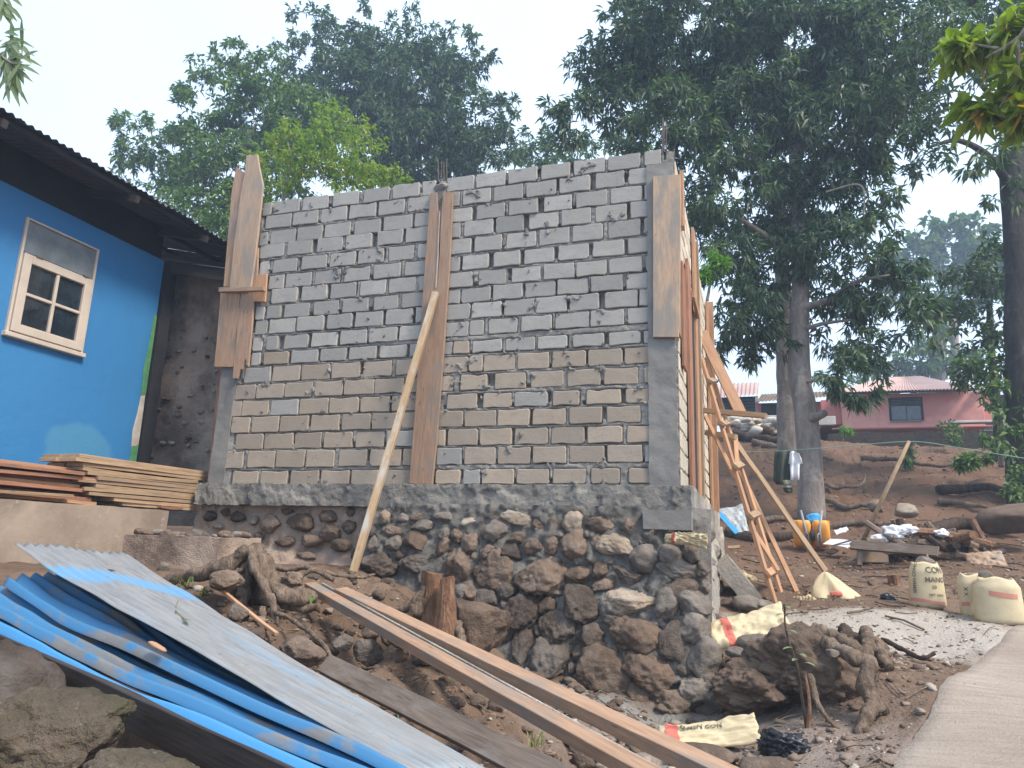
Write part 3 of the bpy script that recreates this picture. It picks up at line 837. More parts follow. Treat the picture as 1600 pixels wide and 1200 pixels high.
def brick_mesh(x0, x1, z0, z1, y, rg, plane='y', dom=0.004):
    """one block: rounded, chipped outline, bevelled and slightly domed"""
    hw, hh = (x1 - x0) / 2, (z1 - z0) / 2
    cx, cz = (x0 + x1) / 2, (z0 + z1) / 2
    hw += .003; hh += .003
    c = min(0.013, hw * .3, hh * .3)
    pts = []
    for sx, sz in ((-1,-1),(1,-1),(1,1),(-1,1)):
        k = c * rg.uniform(.35, 1.5)
        a = (sx * hw, sz * (hh - k)); b = (sx * (hw - k), sz * hh)
        pr = [a, ((a[0]*.55 + sx*hw*.45) - sx*k*.2, (a[1]*.45 + sz*hh*.55) - sz*k*.2), b] if sx * sz > 0 else [b, ((b[0]*.45 + sx*hw*.55) - sx*k*.2, (b[1]*.55 + sz*hh*.45) - sz*k*.2), a]
        pts += pr
    # extra points along the long edges
    out = []
    for i, p in enumerate(pts):
        out.append(p); q = pts[(i + 1) % len(pts)]
        if math.hypot(q[0]-p[0], q[1]-p[1]) > 0.12:
            for t in (1/3, 2/3):
                out.append((p[0]*(1-t)+q[0]*t, p[1]*(1-t)+q[1]*t - np.sign(p[1]) * abs(rg.normal()) * .0045))
    pts = np.array(out) + rg.normal(size=(len(out), 2)) * 0.0018
    n = len(pts)
    ins = pts * np.array([1 - .006 / hw, 1 - .006 / hh])
    tx, tz = rg.normal() * .012, rg.normal() * .02
    def yy(p, o): return y + o + p[:, 0] * tx + p[:, 1] * tz
    A = np.c_[pts[:, 0] + cx, yy(pts, TH * .55), pts[:, 1] + cz]
    B = np.c_[pts[:, 0] + cx, yy(pts, .007), pts[:, 1] + cz]
    C = np.c_[ins[:, 0] + cx, yy(ins, 0.0), ins[:, 1] + cz]
    V = np.vstack([A, B, C])
    F = [[2*n + i for i in range(n)]]
    for i in range(n):
        j = (i + 1) % n
        F += [[i, j, n + j, n + i], [n + i, n + j, 2*n + j, 2*n + i]]
    return V, F
rg = np.random.default_rng(11)
for r in range(18):
    xl, tl, bl = ROWL[r]; xr, tr, br = ROWR[r]
    for side, off, L in (('L', 320, BL[r]), ('R', 680, BR[r])):
        for a, b in L:
            p0, p1 = off + a / 4, off + b / 4
            pm = (p0 + p1) / 2
            t = (pm - xl) / (xr - xl)
            yt, yb = tl + (tr - tl) * t, bl + (br - bl) * t
            ym = (yt + yb) / 2
            A = PY(p0, ym - 0, YW); B = PY(p1, ym - 0, YW)
            T = PY(pm, yt, YW); Bm = PY(pm, yb, YW)
            x0, x1 = A[0], B[0]
            if side == 'L': x1 = min(x1, -2.80)
            else: x0 = max(x0, -2.76)
            if x1 - x0 < .05: continue
            z0, z1 = Bm[2], T[2]
            BR_RECTS.append((x0, x1, z0, z1))
            V, F = brick_mesh(x0, x1, z0, z1, YW - 0.004 + rg.normal() * .003, rg)
            beige = r >= 11 or (r == 10 and rg.random() < 0.15)
            if r > 10 and rg.random() < 0.07: beige = False
            mk('block', V, F, M['brick_beige'] if beige else M['brick_grey'], wall)
RC = np.array(BR_RECTS)
# joints: one mortar sheet whose relief follows the blocks (gaps, squeezed-out lumps, smears)
xs = np.arange(-5.02, -0.55, 0.0105); zs = np.arange(1.99, 4.985, 0.0105)
X, Z = np.meshgrid(xs, zs)
dist = np.full(X.shape, 9.0); nearv = np.full(X.shape, 9.0)
for i, (x0, x1, z0, z1) in enumerate(RC):
    i0, i1 = np.searchsorted(xs, x0 - .1), np.searchsorted(xs, x1 + .1)
    j0, j1 = np.searchsorted(zs, z0 - .1), np.searchsorted(zs, z1 + .1)
    sx = X[j0:j1, i0:i1]; sz = Z[j0:j1, i0:i1]
    dx = np.maximum(np.maximum(x0 - sx, sx - x1), 0); dz = np.maximum(np.maximum(z0 - sz, sz - z1), 0)
    d = np.hypot(dx, dz)
    dist[j0:j1, i0:i1] = np.minimum(dist[j0:j1, i0:i1], d)
    # head joints are where only a sideways gap exists
    v = np.where((dz == 0) & (dx > 0), dx, 9.0)
    nearv[j0:j1, i0:i1] = np.minimum(nearv[j0:j1, i0:i1], v)
P = np.c_[X.ravel(), np.zeros(X.size), Z.ravel()]
n1 = fbm(P, 11, 3).reshape(X.shape); n2 = fbm(P + 31, 38, 3, .6).reshape(X.shape); n3 = fbm(P + 77, 3.2, 3).reshape(X.shape)
yo = 0.006 - 0.010 * n1 - 0.010 * n2 - 0.014 * np.clip(n3 + .15, 0, 1)
yo = yo + 0.020 * np.exp(-(dist / 0.0075) ** 2) * (n1 + .6 * n3 > 0.02)                      # crack along each block
void = (nearv < .04) & (fbm(np.c_[np.round(X.ravel() * 7), np.zeros(X.size), np.round(Z.ravel() * 6.06)], 3.7, 1).reshape(X.shape) > 0.05)
yo = np.where(void, yo + 0.05, yo)
smear = (fbm(P + 55, 10, 4, .6).reshape(X.shape) > 0.47) & (dist < .03)
yo = np.where(smear, -0.013 - 0.006 * n2, yo)
yo = np.where((dist < 1e-6) & ~smear, 0.03, yo)
V = np.c_[X.ravel(), (YW + yo).ravel(), Z.ravel()]
# top edge follows the brick tops
topz = np.interp(xs, [-5.02, -4.85, -3.0, -2.9, -.8, -.55], [4.93, 4.97, 4.965, 4.96, 4.95, 4.95])
V[:, 2] = np.minimum(V[:, 2], np.tile(topz, len(zs)) + 0.004 * n2.ravel())
ny_, nx_ = X.shape
I = np.arange(nx_ * ny_).reshape(ny_, nx_)
F = np.stack([I[:-1, :-1], I[:-1, 1:], I[1:, 1:], I[1:, :-1]], -1).reshape(-1, 4)
keep = ~((dist < 1e-6) & ~smear)
q = keep.ravel()[F].any(1)
F = F[q]
mk('mortar', V, F, M['mortar'], wall, smooth=True)
mk('backing', *box((-5.13, YW + .075, 1.98), (-0.62, YW + .125, 4.93)), M['mortar'], wall)
# cast columns
def rough_box(lo, hi, step, amp, seed, sc=9):
    """box with finely broken faces"""
    lo = np.array(lo, float); hi = np.array(hi, float)
    parts = []
    for a in range(3):
        u, v = (a + 1) % 3, (a + 2) % 3
        nu = max(2, int((hi[u] - lo[u]) / step)); nv = max(2, int((hi[v] - lo[v]) / step))
        U, W = np.meshgrid(np.linspace(lo[u], hi[u], nu + 1), np.linspace(lo[v], hi[v], nv + 1))
        for s in (0, 1):
            V = np.zeros((U.size, 3)); V[:, u] = U.ravel(); V[:, v] = W.ravel(); V[:, a] = (lo, hi)[s][a]
            I = np.arange(U.size).reshape(U.shape)
            F = np.stack([I[:-1, :-1], I[:-1, 1:], I[1:, 1:], I[1:, :-1]], -1).reshape(-1, 4)
            if s == 0: F = F[:, ::-1]
            parts.append((V, F))
    V, F = join_np(parts)
    c = (lo + hi) / 2
    D = np.stack([fbm(V + seed + 11.3 * k, sc, 4, .6) for k in range(3)], 1)
    V = V + D * amp
    return V, F
mk('column', *rough_box((-5.14, YW - .012, 2.0), (-4.955, YW + .13, 4.93), .025, .010, 3), M['cement_smooth'], wall, smooth=True)
mk('column', *rough_box((-0.80, YW - .022, 2.0), (-0.575, YW + .13, 4.83), .022, .013, 8), M['cement_smooth'], wall, smooth=True)
mk('column', *rough_box((-2.83, YW - .010, 2.0), (-2.74, YW + .12, 4.93), .025, .010, 5), M['cement'], wall, smooth=True)
for pts, nme in (([(684,292),(689,285),(695,291)], 'l'),):
    V, F = rock(PY(690, 296, YW + .02), (.09, .07, .05), 5, 3, .6)
    mk('mortar_lump', V, F, M['mortar'], wall, smooth=True)
# plinth beam under the blocks: rough cement
pb = rough_box((-5.22, YW - .07, 1.80), (-0.47, YW + .12, 2.0), .014, .020, 4, 14)
V = pb[0]
V[:, 1] -= 0.02 * (fbm(V + 3, 4, 3) > 0.1) * (V[:, 1] < YW)
mk('plinth_beam', V, pb[1], M['cement'], wall, smooth=True)

# re-bars standing out of the columns
def rebar(px, y0, y1, Y, label, n_, dx):
    e = empty('rebar_cluster', PY(px, y1, Y), label, 'rebar')
    for i in range(n_):
        a = PY(px + dx * i, y1, Y + (i % 2) * .08); b = PY(px + dx * i + rg.normal() * 1.0, y0 + (i % 3) * 4, Y + (i % 2) * .08)
        mk('bar', *tube([a, (a + b) / 2, b], .0055, 6), M['steel'], e)
rebar(685.5, 248, 300, YW + .04, 'four thin rusty bars rising from the middle of the front wall', 4, 4.2)
rebar(1034.5, 184, 268, YW + .03, 'tall thin rusty bars at the right corner of the front wall', 3, 3.2)
rebar(1052, 232, 262, YW + .35, 'short bar stub behind the right corner of the front wall', 1, 3)

# ------------------------------------------------------------------ side wall, seen at a glancing angle
XS = -0.565
side = empty('block_wall', (XS, 8.2, 2.0), 'block side wall, sunlight brightened into its colour, seen edge on behind the ladder', 'wall')
Y0s, Y1s = 6.08, 10.45
for r in range(18):
    zb = 2.005 + r * .1637
    y = Y0s + (0.0 if r % 2 else -.14)
    while y < Y1s:
        L = .285 + rg.normal() * .012
        a, b = max(y, Y0s), min(y + L, Y1s)
        y += L + .018
        if b - a < .06: continue
        # opening for a door
        if 6.62 < (a + b) / 2 < 7.45 and zb < 4.0 and zb > 99: continue
        V, F = brick_mesh(a, b, zb, zb + .146, 0.0, rg)
        V = np.c_[XS - V[:, 1], V[:, 0], V[:, 2]]
        F = [f[::-1] for f in F]
        if side is not None: mk('block', V, [f[::-1] for f in F], M['brick_sunlit'], side)
U, W = np.meshgrid(np.arange(Y0s, Y1s + .01, .022), np.arange(2.0, 4.95, .022))
P = np.c_[np.zeros(U.size), U.ravel(), W.ravel()]
V = np.c_[XS - .012 + .012 * fbm(P, 14, 3), U.ravel(), W.ravel()]
I = np.arange(U.size).reshape(U.shape)
F = np.stack([I[:-1, :-1], I[:-1, 1:], I[1:, 1:], I[1:, :-1]], -1).reshape(-1, 4)
mk('mortar', V, F, M['mortar'], side, smooth=True)
mk('backing', *box((XS - .12, Y0s - .02, 1.99), (XS - .05, Y1s, 4.93)), M['mortar'], side)
mk('plinth_beam', *rough_box((XS - .1, 6.05, 1.80), (-0.47, Y1s + .05, 2.0), .03, .025, 14, 7), M['cement_light'], side, smooth=True)
# rear walls of the unfinished room, mostly out of sight
rear = empty('block_wall', (-2.8, 10.5, 2.0), 'rear wall of the roofless block room behind the front wall', 'wall')
mk('wall_face', *box((-5.1, 10.46, 1.99), (XS - .13, 10.58, 4.9)), M['mortar'], rear)
mk('wall_face', *box((-5.2, 6.06, 1.99), (-5.08, 10.44, 4.9)), M['mortar'], rear)
mk('floor_slab', *box((-5.07, 6.06, 1.85), (XS - .14, 10.44, 1.97)), M['cement'], rear)

# ================================================================== STONE FOUNDATION
fnd = empty('stone_foundation', (-2.8, 5.7, 0.4), 'rough field stone foundation bedded in grey mortar under the front wall', 'foundation')
# face plane leans: Y = 5.84 at z=1.8, 5.50 at z=.35
def face_hit(px, py, off=0.0):
    d = ray(px, py)
    k = (5.84 - 5.50) / (1.80 - .35)
    # Y = 5.50 + k (z - .35) - off
    s = (5.50 - off + k * (EYE[2] - .35)) / (d[1] - k * d[2])
    return EYE + d * s
STN = [(601,808,12,11,'t'),(615,829,16,8,'b'),(616,849,16,12,'g'),(630,810,12,7,'g'),(650,807,11,6,'r'),(661,821,18,9,'g'),(652,848,20,16,'r'),(650,877,26,17,'d'),
(593,884,33,20,'d'),(694,807,16,9,'g'),(693,853,12,17,'b'),(695,833,11,9,'g'),(714,837,9,13,'b'),(735,844,14,18,'b'),(714,881,27,28,'b'),(773,890,31,26,'b'),
(764,861,15,13,'b'),(796,864,20,15,'d'),(773,829,19,15,'g'),(804,809,22,12,'t'),(738,815,20,8,'t'),(808,840,16,10,'b'),(838,821,11,8,'b'),(864,819,13,15,'g'),
(895,816,16,17,'t'),(940,820,24,12,'b'),(985,822,19,15,'b'),(1019,828,15,15,'d'),(835,856,16,15,'b'),(862,854,11,15,'b'),(897,856,20,23,'b'),(932,848,8,15,'b'),
(965,854,27,16,'t'),(1049,867,17,15,'g'),(1079,864,14,14,'g'),(1010,872,22,20,'g'),(938,889,15,14,'b'),(845,903,36,28,'r'),(900,900,20,16,'b'),(1060,892,34,14,'g'),
(984,898,26,12,'d'),(941,914,16,9,'b'),(1068,917,24,14,'b'),(905,943,27,26,'d'),(981,941,42,18,'t'),(1041,946,18,25,'g'),(1082,943,24,17,'g'),(814,959,27,25,'d'),
(760,936,22,20,'d'),(857,949,13,14,'b'),(872,983,25,24,'d'),(925,995,20,18,'d'),(992,995,34,30,'r'),(1047,1005,22,28,'d'),(1084,980,22,19,'g'),(1097,1027,21,24,'g'),
(859,1033,27,34,'g'),(933,1055,40,37,'b'),(1016,1050,33,30,'r'),(817,1011,16,26,'d'),(997,1086,16,16,'b'),(1053,1099,31,20,'b'),(1086,1078,25,20,'g'),(1112,1108,20,16,'d'),
(956,967,13,8,'g'),(1049,830,14,13,'d'),(670,905,20,14,'d'),(735,918,20,11,'d'),(793,922,16,13,'d'),(790,985,18,18,'d'),(1105,1060,12,14,'g'),(905,1020,10,10,'g'),(960,1020,9,9,'b'),
(585,850,11,13,'g'),(578,828,9,10,'d'),(625,868,9,8,'d'),(678,868,8,9,'d'),(742,868,7,7,'g'),(745,893,7,9,'d'),(869,877,8,7,'d'),(1000,848,8,9,'d'),(875,835,7,6,'g'),(915,835,6,7,'g'),
(920,872,8,6,'d'),(955,877,8,6,'g'),(1098,890,10,11,'g'),(1100,918,9,9,'g'),(1014,915,9,8,'d'),(832,930,8,7,'d'),(870,925,8,6,'g'),(788,945,6,10,'d'),(842,985,8,9,'d'),(900,968,7,7,'b'),
(1020,975,7,7,'d'),(1070,960,7,5,'d'),(1068,1045,8,9,'d'),(975,1075,8,8,'d'),(893,1045,6,10,'g'),(965,1035,6,6,'d'),(1030,1080,8,6,'g'),(1060,1060,9,8,'g'),(885,1075,10,7,'d'),(1035,1115,12,8,'d')]
LEFT = [(372,808,15,9,'d'),(423,817,24,15,'b'),(470,817,24,15,'r'),(352,801,9,7,'d'),(397,813,10,8,'g'),(518,833,20,12,'r'),(513,807,17,10,'b'),(545,822,12,11,'d'),(533,853,18,12,'r'),
(448,799,13,5,'d'),(487,845,22,10,'r'),(445,845,18,9,'r'),(405,838,12,7,'d'),(328,806,12,9,'d'),(548,800,8,8,'g'),(560,868,11,10,'d'),(480,868,18,8,'r'),(340,822,10,6,'g')]
SM = {'b': 'stone_brown', 'g': 'stone_grey', 'd': 'stone_dark', 't': 'stone_tan', 'r': 'stone_red'}
for i, (cx, cz, rx, rz, c) in enumerate(STN):
    p = face_hit(cx, cz, 0.03)
    s = p[1] / 1150.0 * 1.06
    sub = 4 if rx > 24 else 3
    th = min(rx, rz) * s * rg.uniform(.75, 1.0)
    a = rg.normal() * .15
    ax = np.array([[math.cos(a), 0.10, math.sin(a)], [0, 1, 0.15], [-math.sin(a), 0.1, math.cos(a)]])
    V, F = rock(p + np.array([0, .02, 0]), (rx * s * 1.16, th + .02, rz * s * 1.16), 100 + i, sub, .30, 1.4, ax, .75, 9)
    mk('stone', V, F, M[SM[c]], fnd, smooth=True)
for i, (cx, cz, rx, rz, c) in enumerate(LEFT):
    p = PY(cx, cz, 5.93)
    s = p[1] / 1150.0 * 1.05
    V, F = rock(p, (rx * s * 1.12, min(rx, rz) * s * .9, rz * s * 1.12), 300 + i, 3, .30, 1.4, None, .75, 9)
    mk('stone', V, F, M[SM[c]], fnd, smooth=True)
# mortar bed between the stones
U, W = np.meshgrid(np.arange(-3.30, -0.33, .017), np.arange(0.25, 1.84, .017))
P = np.c_[U.ravel(), np.zeros(U.size), W.ravel()]
yb = 5.50 + (W - .35) * (.34 / 1.45)
yb = yb.ravel() - 0.020 - .07 * np.clip(fbm(P + 41, 8, 4, .6) - .22, 0, .5) - .06 * fbm(P, 5.5, 4, .55) - 0.05 * fbm(P + 5, 17, 4, .65)
rr = fbm(P + 3, 2.2, 3)
yb -= 0.03 * np.clip(rr, 0, 1)
# round the right corner back
cornx = -0.36 - (W.ravel() - .35) * 0.02
yb += np.clip(U.ravel() - (cornx - .14), 0, None) ** 2 * 9
V = np.c_[U.ravel(), yb, W.ravel()]
I = np.arange(U.size).reshape(U.shape)
F = np.stack([I[:-1, :-1], I[:-1, 1:], I[1:, 1:], I[1:, :-1]], -1).reshape(-1, 4)
mk('mortar', V, F, M['mortar_dark'], fnd, smooth=True)
# undercut left part: earth and mud behind
U, W = np.meshgrid(np.arange(-5.3, -3.22, .02), np.arange(1.0, 1.85, .02))
P = np.c_[U.ravel(), np.zeros(U.size), W.ravel()]
yb = 5.96 - .06 * fbm(P, 3.5, 4, .55) - .03 * fbm(P + 8, 14, 3) - .18 * sstep(1.42, 1.1, W.ravel()) - 0.1 * sstep(-3.5, -3.22, U.ravel())
V = np.c_[U.ravel(), yb, W.ravel()]
I = np.arange(U.size).reshape(U.shape)
F = np.stack([I[:-1, :-1], I[:-1, 1:], I[1:, 1:], I[1:, :-1]], -1).reshape(-1, 4)
mk('earth_face', V, F, M['mud'], fnd, smooth=True)
# right return of the foundation, splashed pale with cement
U, W = np.meshgrid(np.arange(5.52, 10.6, .03), np.arange(0.15, 1.84, .025))
P = np.c_[np.zeros(U.size), U.ravel(), W.ravel()]
xb = -0.345 - (W.ravel() - .35) * .075 + .05 * fbm(P * np.array([1, 1, .5]), 4.5, 4, .55) + 0.03 * fbm(P + 5, 15, 4, .6)
yy_ = U.ravel() + np.clip(W.ravel() - .35, 0, 2) * .235 * (U.ravel() < 5.9) 
xb -= np.clip(5.68 - U.ravel(), 0, None) ** 2 * 4
V = np.c_[xb, yy_, W.ravel()]
mk('side_face', V, np.stack([I2[:-1, :-1], I2[:-1, 1:], I2[1:, 1:], I2[1:, :-1]], -1).reshape(-1, 4) if False else (lambda I2: np.stack([I2[:-1, :-1], I2[:-1, 1:], I2[1:, 1:], I2[1:, :-1]], -1).reshape(-1, 4))(np.arange(U.size).reshape(U.shape)), M['cement_light'], fnd, smooth=True)
for i in range(26):
    y = rg.uniform(5.75, 8.6); z = rg.uniform(.75, 1.7)
    r = rg.uniform(.07, .13)
    V, F = rock((-0.37 - (z - .35) * .06, y, z), (r * .55, r * 1.1, r * .8), 400 + i, 3, .3, 1.3, None, .4, 8)
    mk('stone', V, F, M['cement_light'] if i % 3 else M['stone_grey'], fnd, smooth=True)
# loose cement block built in at the corner top
mk('corner_block', *rough_box((-.83, 5.72, 1.655), (-.465, 5.9, 1.80), .025, .008, 31), M['cement_smooth'], fnd, smooth=True)
mk('core', *box((-5.15, 6.0, .1), (-.55, 10.4, 1.79)), M['cement'], fnd)

# ================================================================== FORMWORK BOARDS ON THE FRONT WALL
def wpoly(name, pts, Y, t, mat, parent, grain=(0,0,1)):
    return board_poly(name, [PY(x, y, Y) for x, y in pts], (0, -1, 0), t, mat, parent, grain)
fw = empty('column_formwork', PY(370, 590, YW - .03), 'ragged stained boards nailed upright over the left corner column, rising above the wall', 'formwork')
wpoly('board', [(371,262),(384,271),(387,300),(382,330),(370,449),(351,449),(357,380),(364,300)], YW - .03, .022, M['wood_form'], fw)
wpoly('board', [(388,244),(404,243),(407,262),(413,291),(409,330),(401,400),(394,450),(361,450),(368,380),(379,300),(384,275)], YW - .056, .024, M['wood_form_pale'], fw)
wpoly('board', [(347,458),(377,458),(373,520),(366,574),(337,574),(342,520)], YW - .03, .024, M['wood_form'], fw)
wpoly('board', [(379,458),(399,458),(395,520),(390,573),(385,560),(381,578),(378,577),(373,592),(366,592),(369,540)], YW - .03, .024, M['wood_form'], fw)
wpoly('board', [(402,388),(405,388),(403,450),(394,450),(398,410)], YW - .03, .02, M['wood_form'], fw)
wpoly('cleat', [(402,430),(419,428),(416,472),(398,472)], YW - .03, .022, M['wood_orange'], fw)
wpoly('batten', [(346,451),(416,450),(416,456),(346,458)], YW - .082, .045, M['wood_form'], fw, (1, 0, 0))
fc = empty('column_formwork', PY(660, 757, YW - .03), 'two long orange brown boards over the middle column, from the wall top to its foot', 'formwork')
wpoly('board', [(674,303),(684,302),(687,350),(687,400),(684.5,455),(688.5,400),(690,350),(694,302),(709,302),(705,400),(694,560),(684,690),(677,757),(641,756),(650,640),(663,450)], YW - .016, .026, M['wood_form'], fc)
wpoly('cement_drip', [(686,330),(688,330),(685,400),(682,450),(680,450),(683,400)], YW - .043, .005, M['cement_light'], fc)
fr = empty('column_formwork', PY(1041, 528, YW - .03), 'wide pale board with grey stains over the top of the right corner column', 'formwork')
wpoly('board', [(1021,278),(1063,275),(1064,300),(1063,460),(1061,528),(1021,528),(1021,400)], YW - .026, .03, M['wood_form_pale'], fr)
p = [PX(1064.5, 276, -.545), PX(1069, 290, -.545)]
board_poly('board', [(-.565, YW - .02, 3.27), (-.565, YW + .16, 3.27), (-.565, YW + .16, 4.68), (-.565, YW - .02, 4.68)], (1, 0, 0), .022, M['wood_form'], fr)
# prop leaning on the middle board
a = PY(681, 457, YW - .07); b = PY(552, 893, 5.42)
pr = plank('wooden_prop', b, a, .062, .045, M['wood_prop'], None, up=(0.2, -1, .2), warp=.006, seg=8)
tag(pr, 'long slanting timber prop, cement splashed at its top, leaning on the middle formwork', 'prop')

# ------------------------------------------------------------------ boards on the side wall
fs = empty('side_formwork', (-.53, 8, 2.0), 'upright red brown boards and battens nailed along the side wall', 'formwork')
def sideb(y0, y1, z0, z1, t=.025, x=-.553, m='wood_orange', name='board', lean=0.0):
    board_poly(name, [(x, y0, z0), (x, y1, z0), (x, y1 + lean, z1), (x, y0 + lean, z1)], (1, 0, 0), t, M[m], fs)
sideb(6.34, 6.46, 4.42, 4.98, .03)
sideb(6.20, 6.46, 3.06, 4.02, .022, m='wood_red')
sideb(6.72, 7.05, 2.02, 4.25, .028, m='wood_red')
sideb(7.62, 7.9, 2.0, 4.98, .028)
sideb(7.95, 8.02, 2.02, 4.95, .05, m='wood_pale')
sideb(9.9, 10.2, 2.02, 4.9, .028)
sideb(10.25, 10.34, 2.0, 5.0, .09, m='wood_orange')
board_poly('batten', [(-.522, 7.0, 3.95), (-.522, 7.72, 3.95), (-.522, 7.72, 4.03), (-.522, 7.0, 4.03)], (1, 0, 0), .03, M['wood_orange'], fs, (0, 1, 0))
# near-black strip: shade of the gap between boards, put in as colour
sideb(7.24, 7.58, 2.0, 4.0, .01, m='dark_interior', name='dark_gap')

# ------------------------------------------------------------------ ladder, braces, platform boards
lad = empty('wooden_ladder', PY(1218, 961, 8.0), 'narrow rough timber ladder leaning on the side wall', 'ladder')
A0, A1 = PY(1217, 961, 8.0), PY(1096, 560, 8.75)
B0, B1 = PY(1229, 955, 8.4), PY(1104, 560, 9.25)
plank('rail', A0, A1, .06, .035, M['wood_orange'], lad, up=(1, -.4, .5), warp=.008)
plank('rail', B0, B1, .06, .035, M['wood_orange'], lad, up=(1, -.4, .5), warp=.008)
for (x0, y0), (x1, y1) in [((1201,905),(1218,893)), ((1177,824),(1196,817)), ((1151,748),(1171,744)), ((1136,678),(1150,684)), ((1111,603),(1127,612))]:
    t = (961 - y0) / (961 - 560.)
    ra = A0 * (1 - t) + A1 * t; rb = B0 * (1 - t) + B1 * t
    dd = nrm(rb - ra)
    plank('rung', ra - dd * .05 + np.array([.02, -.04, 0]), rb + dd * .06 + np.array([.02, -.04, 0]), .075, .035, M['wood_pale'] if t > .3 else M['wood_orange'], lad, up=(0.3, -1, .3))
tr = empty('timber_brace', PY(1252, 940, 8.5), 'slim sawn leg and braces nailed beside the ladder, foot in an old bag', 'brace')
plank('leg', PY(1252, 940, 8.5), PY(1150, 722, 9.1), .05, .03, M['wood_orange'], tr, up=(.3, -1, .3))
plank('cross_brace', PY(1217, 892, 8.3), PY(1180, 832, 8.5), .04, .025, M['wood_orange'], tr, up=(.3, -1, .3))
plank('cross_brace', PY(1152, 738, 8.6), PY(1149, 684, 8.9), .05, .03, M['wood_orange'], tr, up=(.3, -1, .3))
plank('cross_brace', PY(1149, 745, 8.6), PY(1102, 650, 9.0), .045, .03, M['wood_orange'], tr, up=(.3, -1, .3))
pole = plank('long_prop', PY(1290, 893, 8.6), PY(1147, 688, 8.9), .055, .04, M['wood_pale'], None, up=(.3, -1, .3), warp=.01)
tag(pole, 'long thin pale prop slanting from the ladder down into a pointed cement bag', 'prop')
wb = plank('wide_board', PY(1157, 645, 8.9), PY(1096, 518, 9.3), .135, .025, M['wood_orange'], None, up=(.25, -1, .2))
tag(wb, 'wide orange board slanting down from the side wall to the upper platform plank', 'board')
pb_ = plank('platform_plank', PY(1097, 641, 8.95), PY(1197, 650, 8.4), .06, .035, M['wood_pale'], None, up=(0, -1, .2))
tag(pb_, 'upper horizontal plank sticking out from the side wall above the rubble heap', 'plank')
pb2 = plank('platform_plank', PY(1103, 676, 9.0), PY(1150, 683, 8.7), .06, .04, M['wood_pale'], None, up=(0, -1, .2))
tag(pb2, 'lower short horizontal plank nailed between side wall and ladder', 'plank')

# ================================================================== BLUE HOUSE
XB = -6.474
bh = empty('blue_house', (-7.5, 4, 1.2), 'bright blue plastered house with a cream window under a dark low eave', 'house')
mk('wall', *box((XB - .14, 0.6, .9), (XB, 6.28, 4.63)), M['blue_wall'], bh)
mk('wall', *box((-12, 6.14, .9), (XB - .15, 6.28, 4.6)), M['blue_wall'], bh)
def bq(*pts): return [PX(x, y, XB) for x, y in pts]
w = empty('window', PX(70, 540, XB), None, parent=bh)
ylo, yhi = 4.578, 5.395
z0, z1, zm = 3.272, 4.40, 4.055
def yzbox(y0, y1, z0, z1, x0, x1, b=.006): return bbox_((x0, y0, z0), (x1, y1, z1), b)
fwid = .05
parts = [yzbox(ylo, ylo + fwid * .5, z0, z1, XB - .02, XB + .03), yzbox(yhi - fwid * .5, yhi, z0, z1, XB - .02, XB + .03),
         yzbox(ylo + fwid*.5, yhi - fwid*.5, z1 - .02, z1, XB - .02, XB + .03),
         yzbox(ylo - .02, yhi + .02, z0 - .045, z0, XB - .02, XB + .055)]
V, F = join(parts); mk('window_frame', V, F, M['frame_paint'], w)
mk('frosted_pane', *yzbox(ylo + .028, yhi - .028, zm + .012, z1 - .024, XB - .01, XB + .012, .002), M['pane_frost'], w)
st = .085
y0c, y1c, z0c, z1c = ylo + .03, yhi - .03, z0 + .012, zm - .004
parts = [yzbox(y0c, y0c + st, z0c, z1c, XB, XB + .045), yzbox(y1c - st, y1c, z0c, z1c, XB, XB + .045),
         yzbox(y0c + st, y1c - st, z0c, z0c + st, XB, XB + .043), yzbox(y0c + st, y1c - st, z1c - st, z1c, XB, XB + .043)]
V, F = join(parts); mk('casement', V, F, M['frame_paint'], w)
ym, zmid = (y0c + y1c) / 2, (z0c + z1c) / 2
V, F = join([yzbox(ym - .016, ym + .016, z0c + st, z1c - st, XB, XB + .038), yzbox(y0c + st, ym - .017, zmid - .016, zmid + .016, XB, XB + .036), yzbox(ym + .017, y1c - st, zmid - .016, zmid + .016, XB, XB + .036)])
mk('glazing_bar', V, F, M['frame_paint'], w)
for a, b in ((y0c + st, ym - .016), (ym + .016, y1c - st)):
    for c, d in ((z0c + st, zmid - .016), (zmid + .016, z1c - st)):
        mk('pane', *box((XB + .006, a, c), (XB + .014, b, d)), M['pane_dark'], w)
for yy in (4.72, 5.24):
    mk('hinge', *yzbox(yy, yy + .07, zm - .008, zm + .012, XB + .03, XB + .052, .002), M['steel'], w)
def strip(name, pts, mat, t=.008):
    board_poly(name, [(XB + .001, y, z) for y, z in pts], (1, 0, 0), t, mat, bh)
strip('peeled_edge', [(6.20,2.1),(6.282,2.1),(6.282,2.45),(6.19,2.42)], M['green_peel'])
strip('peeled_edge', [(6.19,2.425),(6.282,2.455),(6.282,2.72),(6.275,3.02),(6.22,3.0),(6.205,2.8),(6.175,2.6)], M['white_peel'])
strip('peeled_edge', [(6.222,3.005),(6.282,3.03),(6.282,3.95),(6.24,3.97),(6.225,3.6),(6.20,3.3)], M['green_peel'])
mk('corner_post', *rough_box((XB - .12, 6.31, 1.7), (XB + .02, 6.47, 4.62), .05, .012, 9), M['dark_interior'], bh)
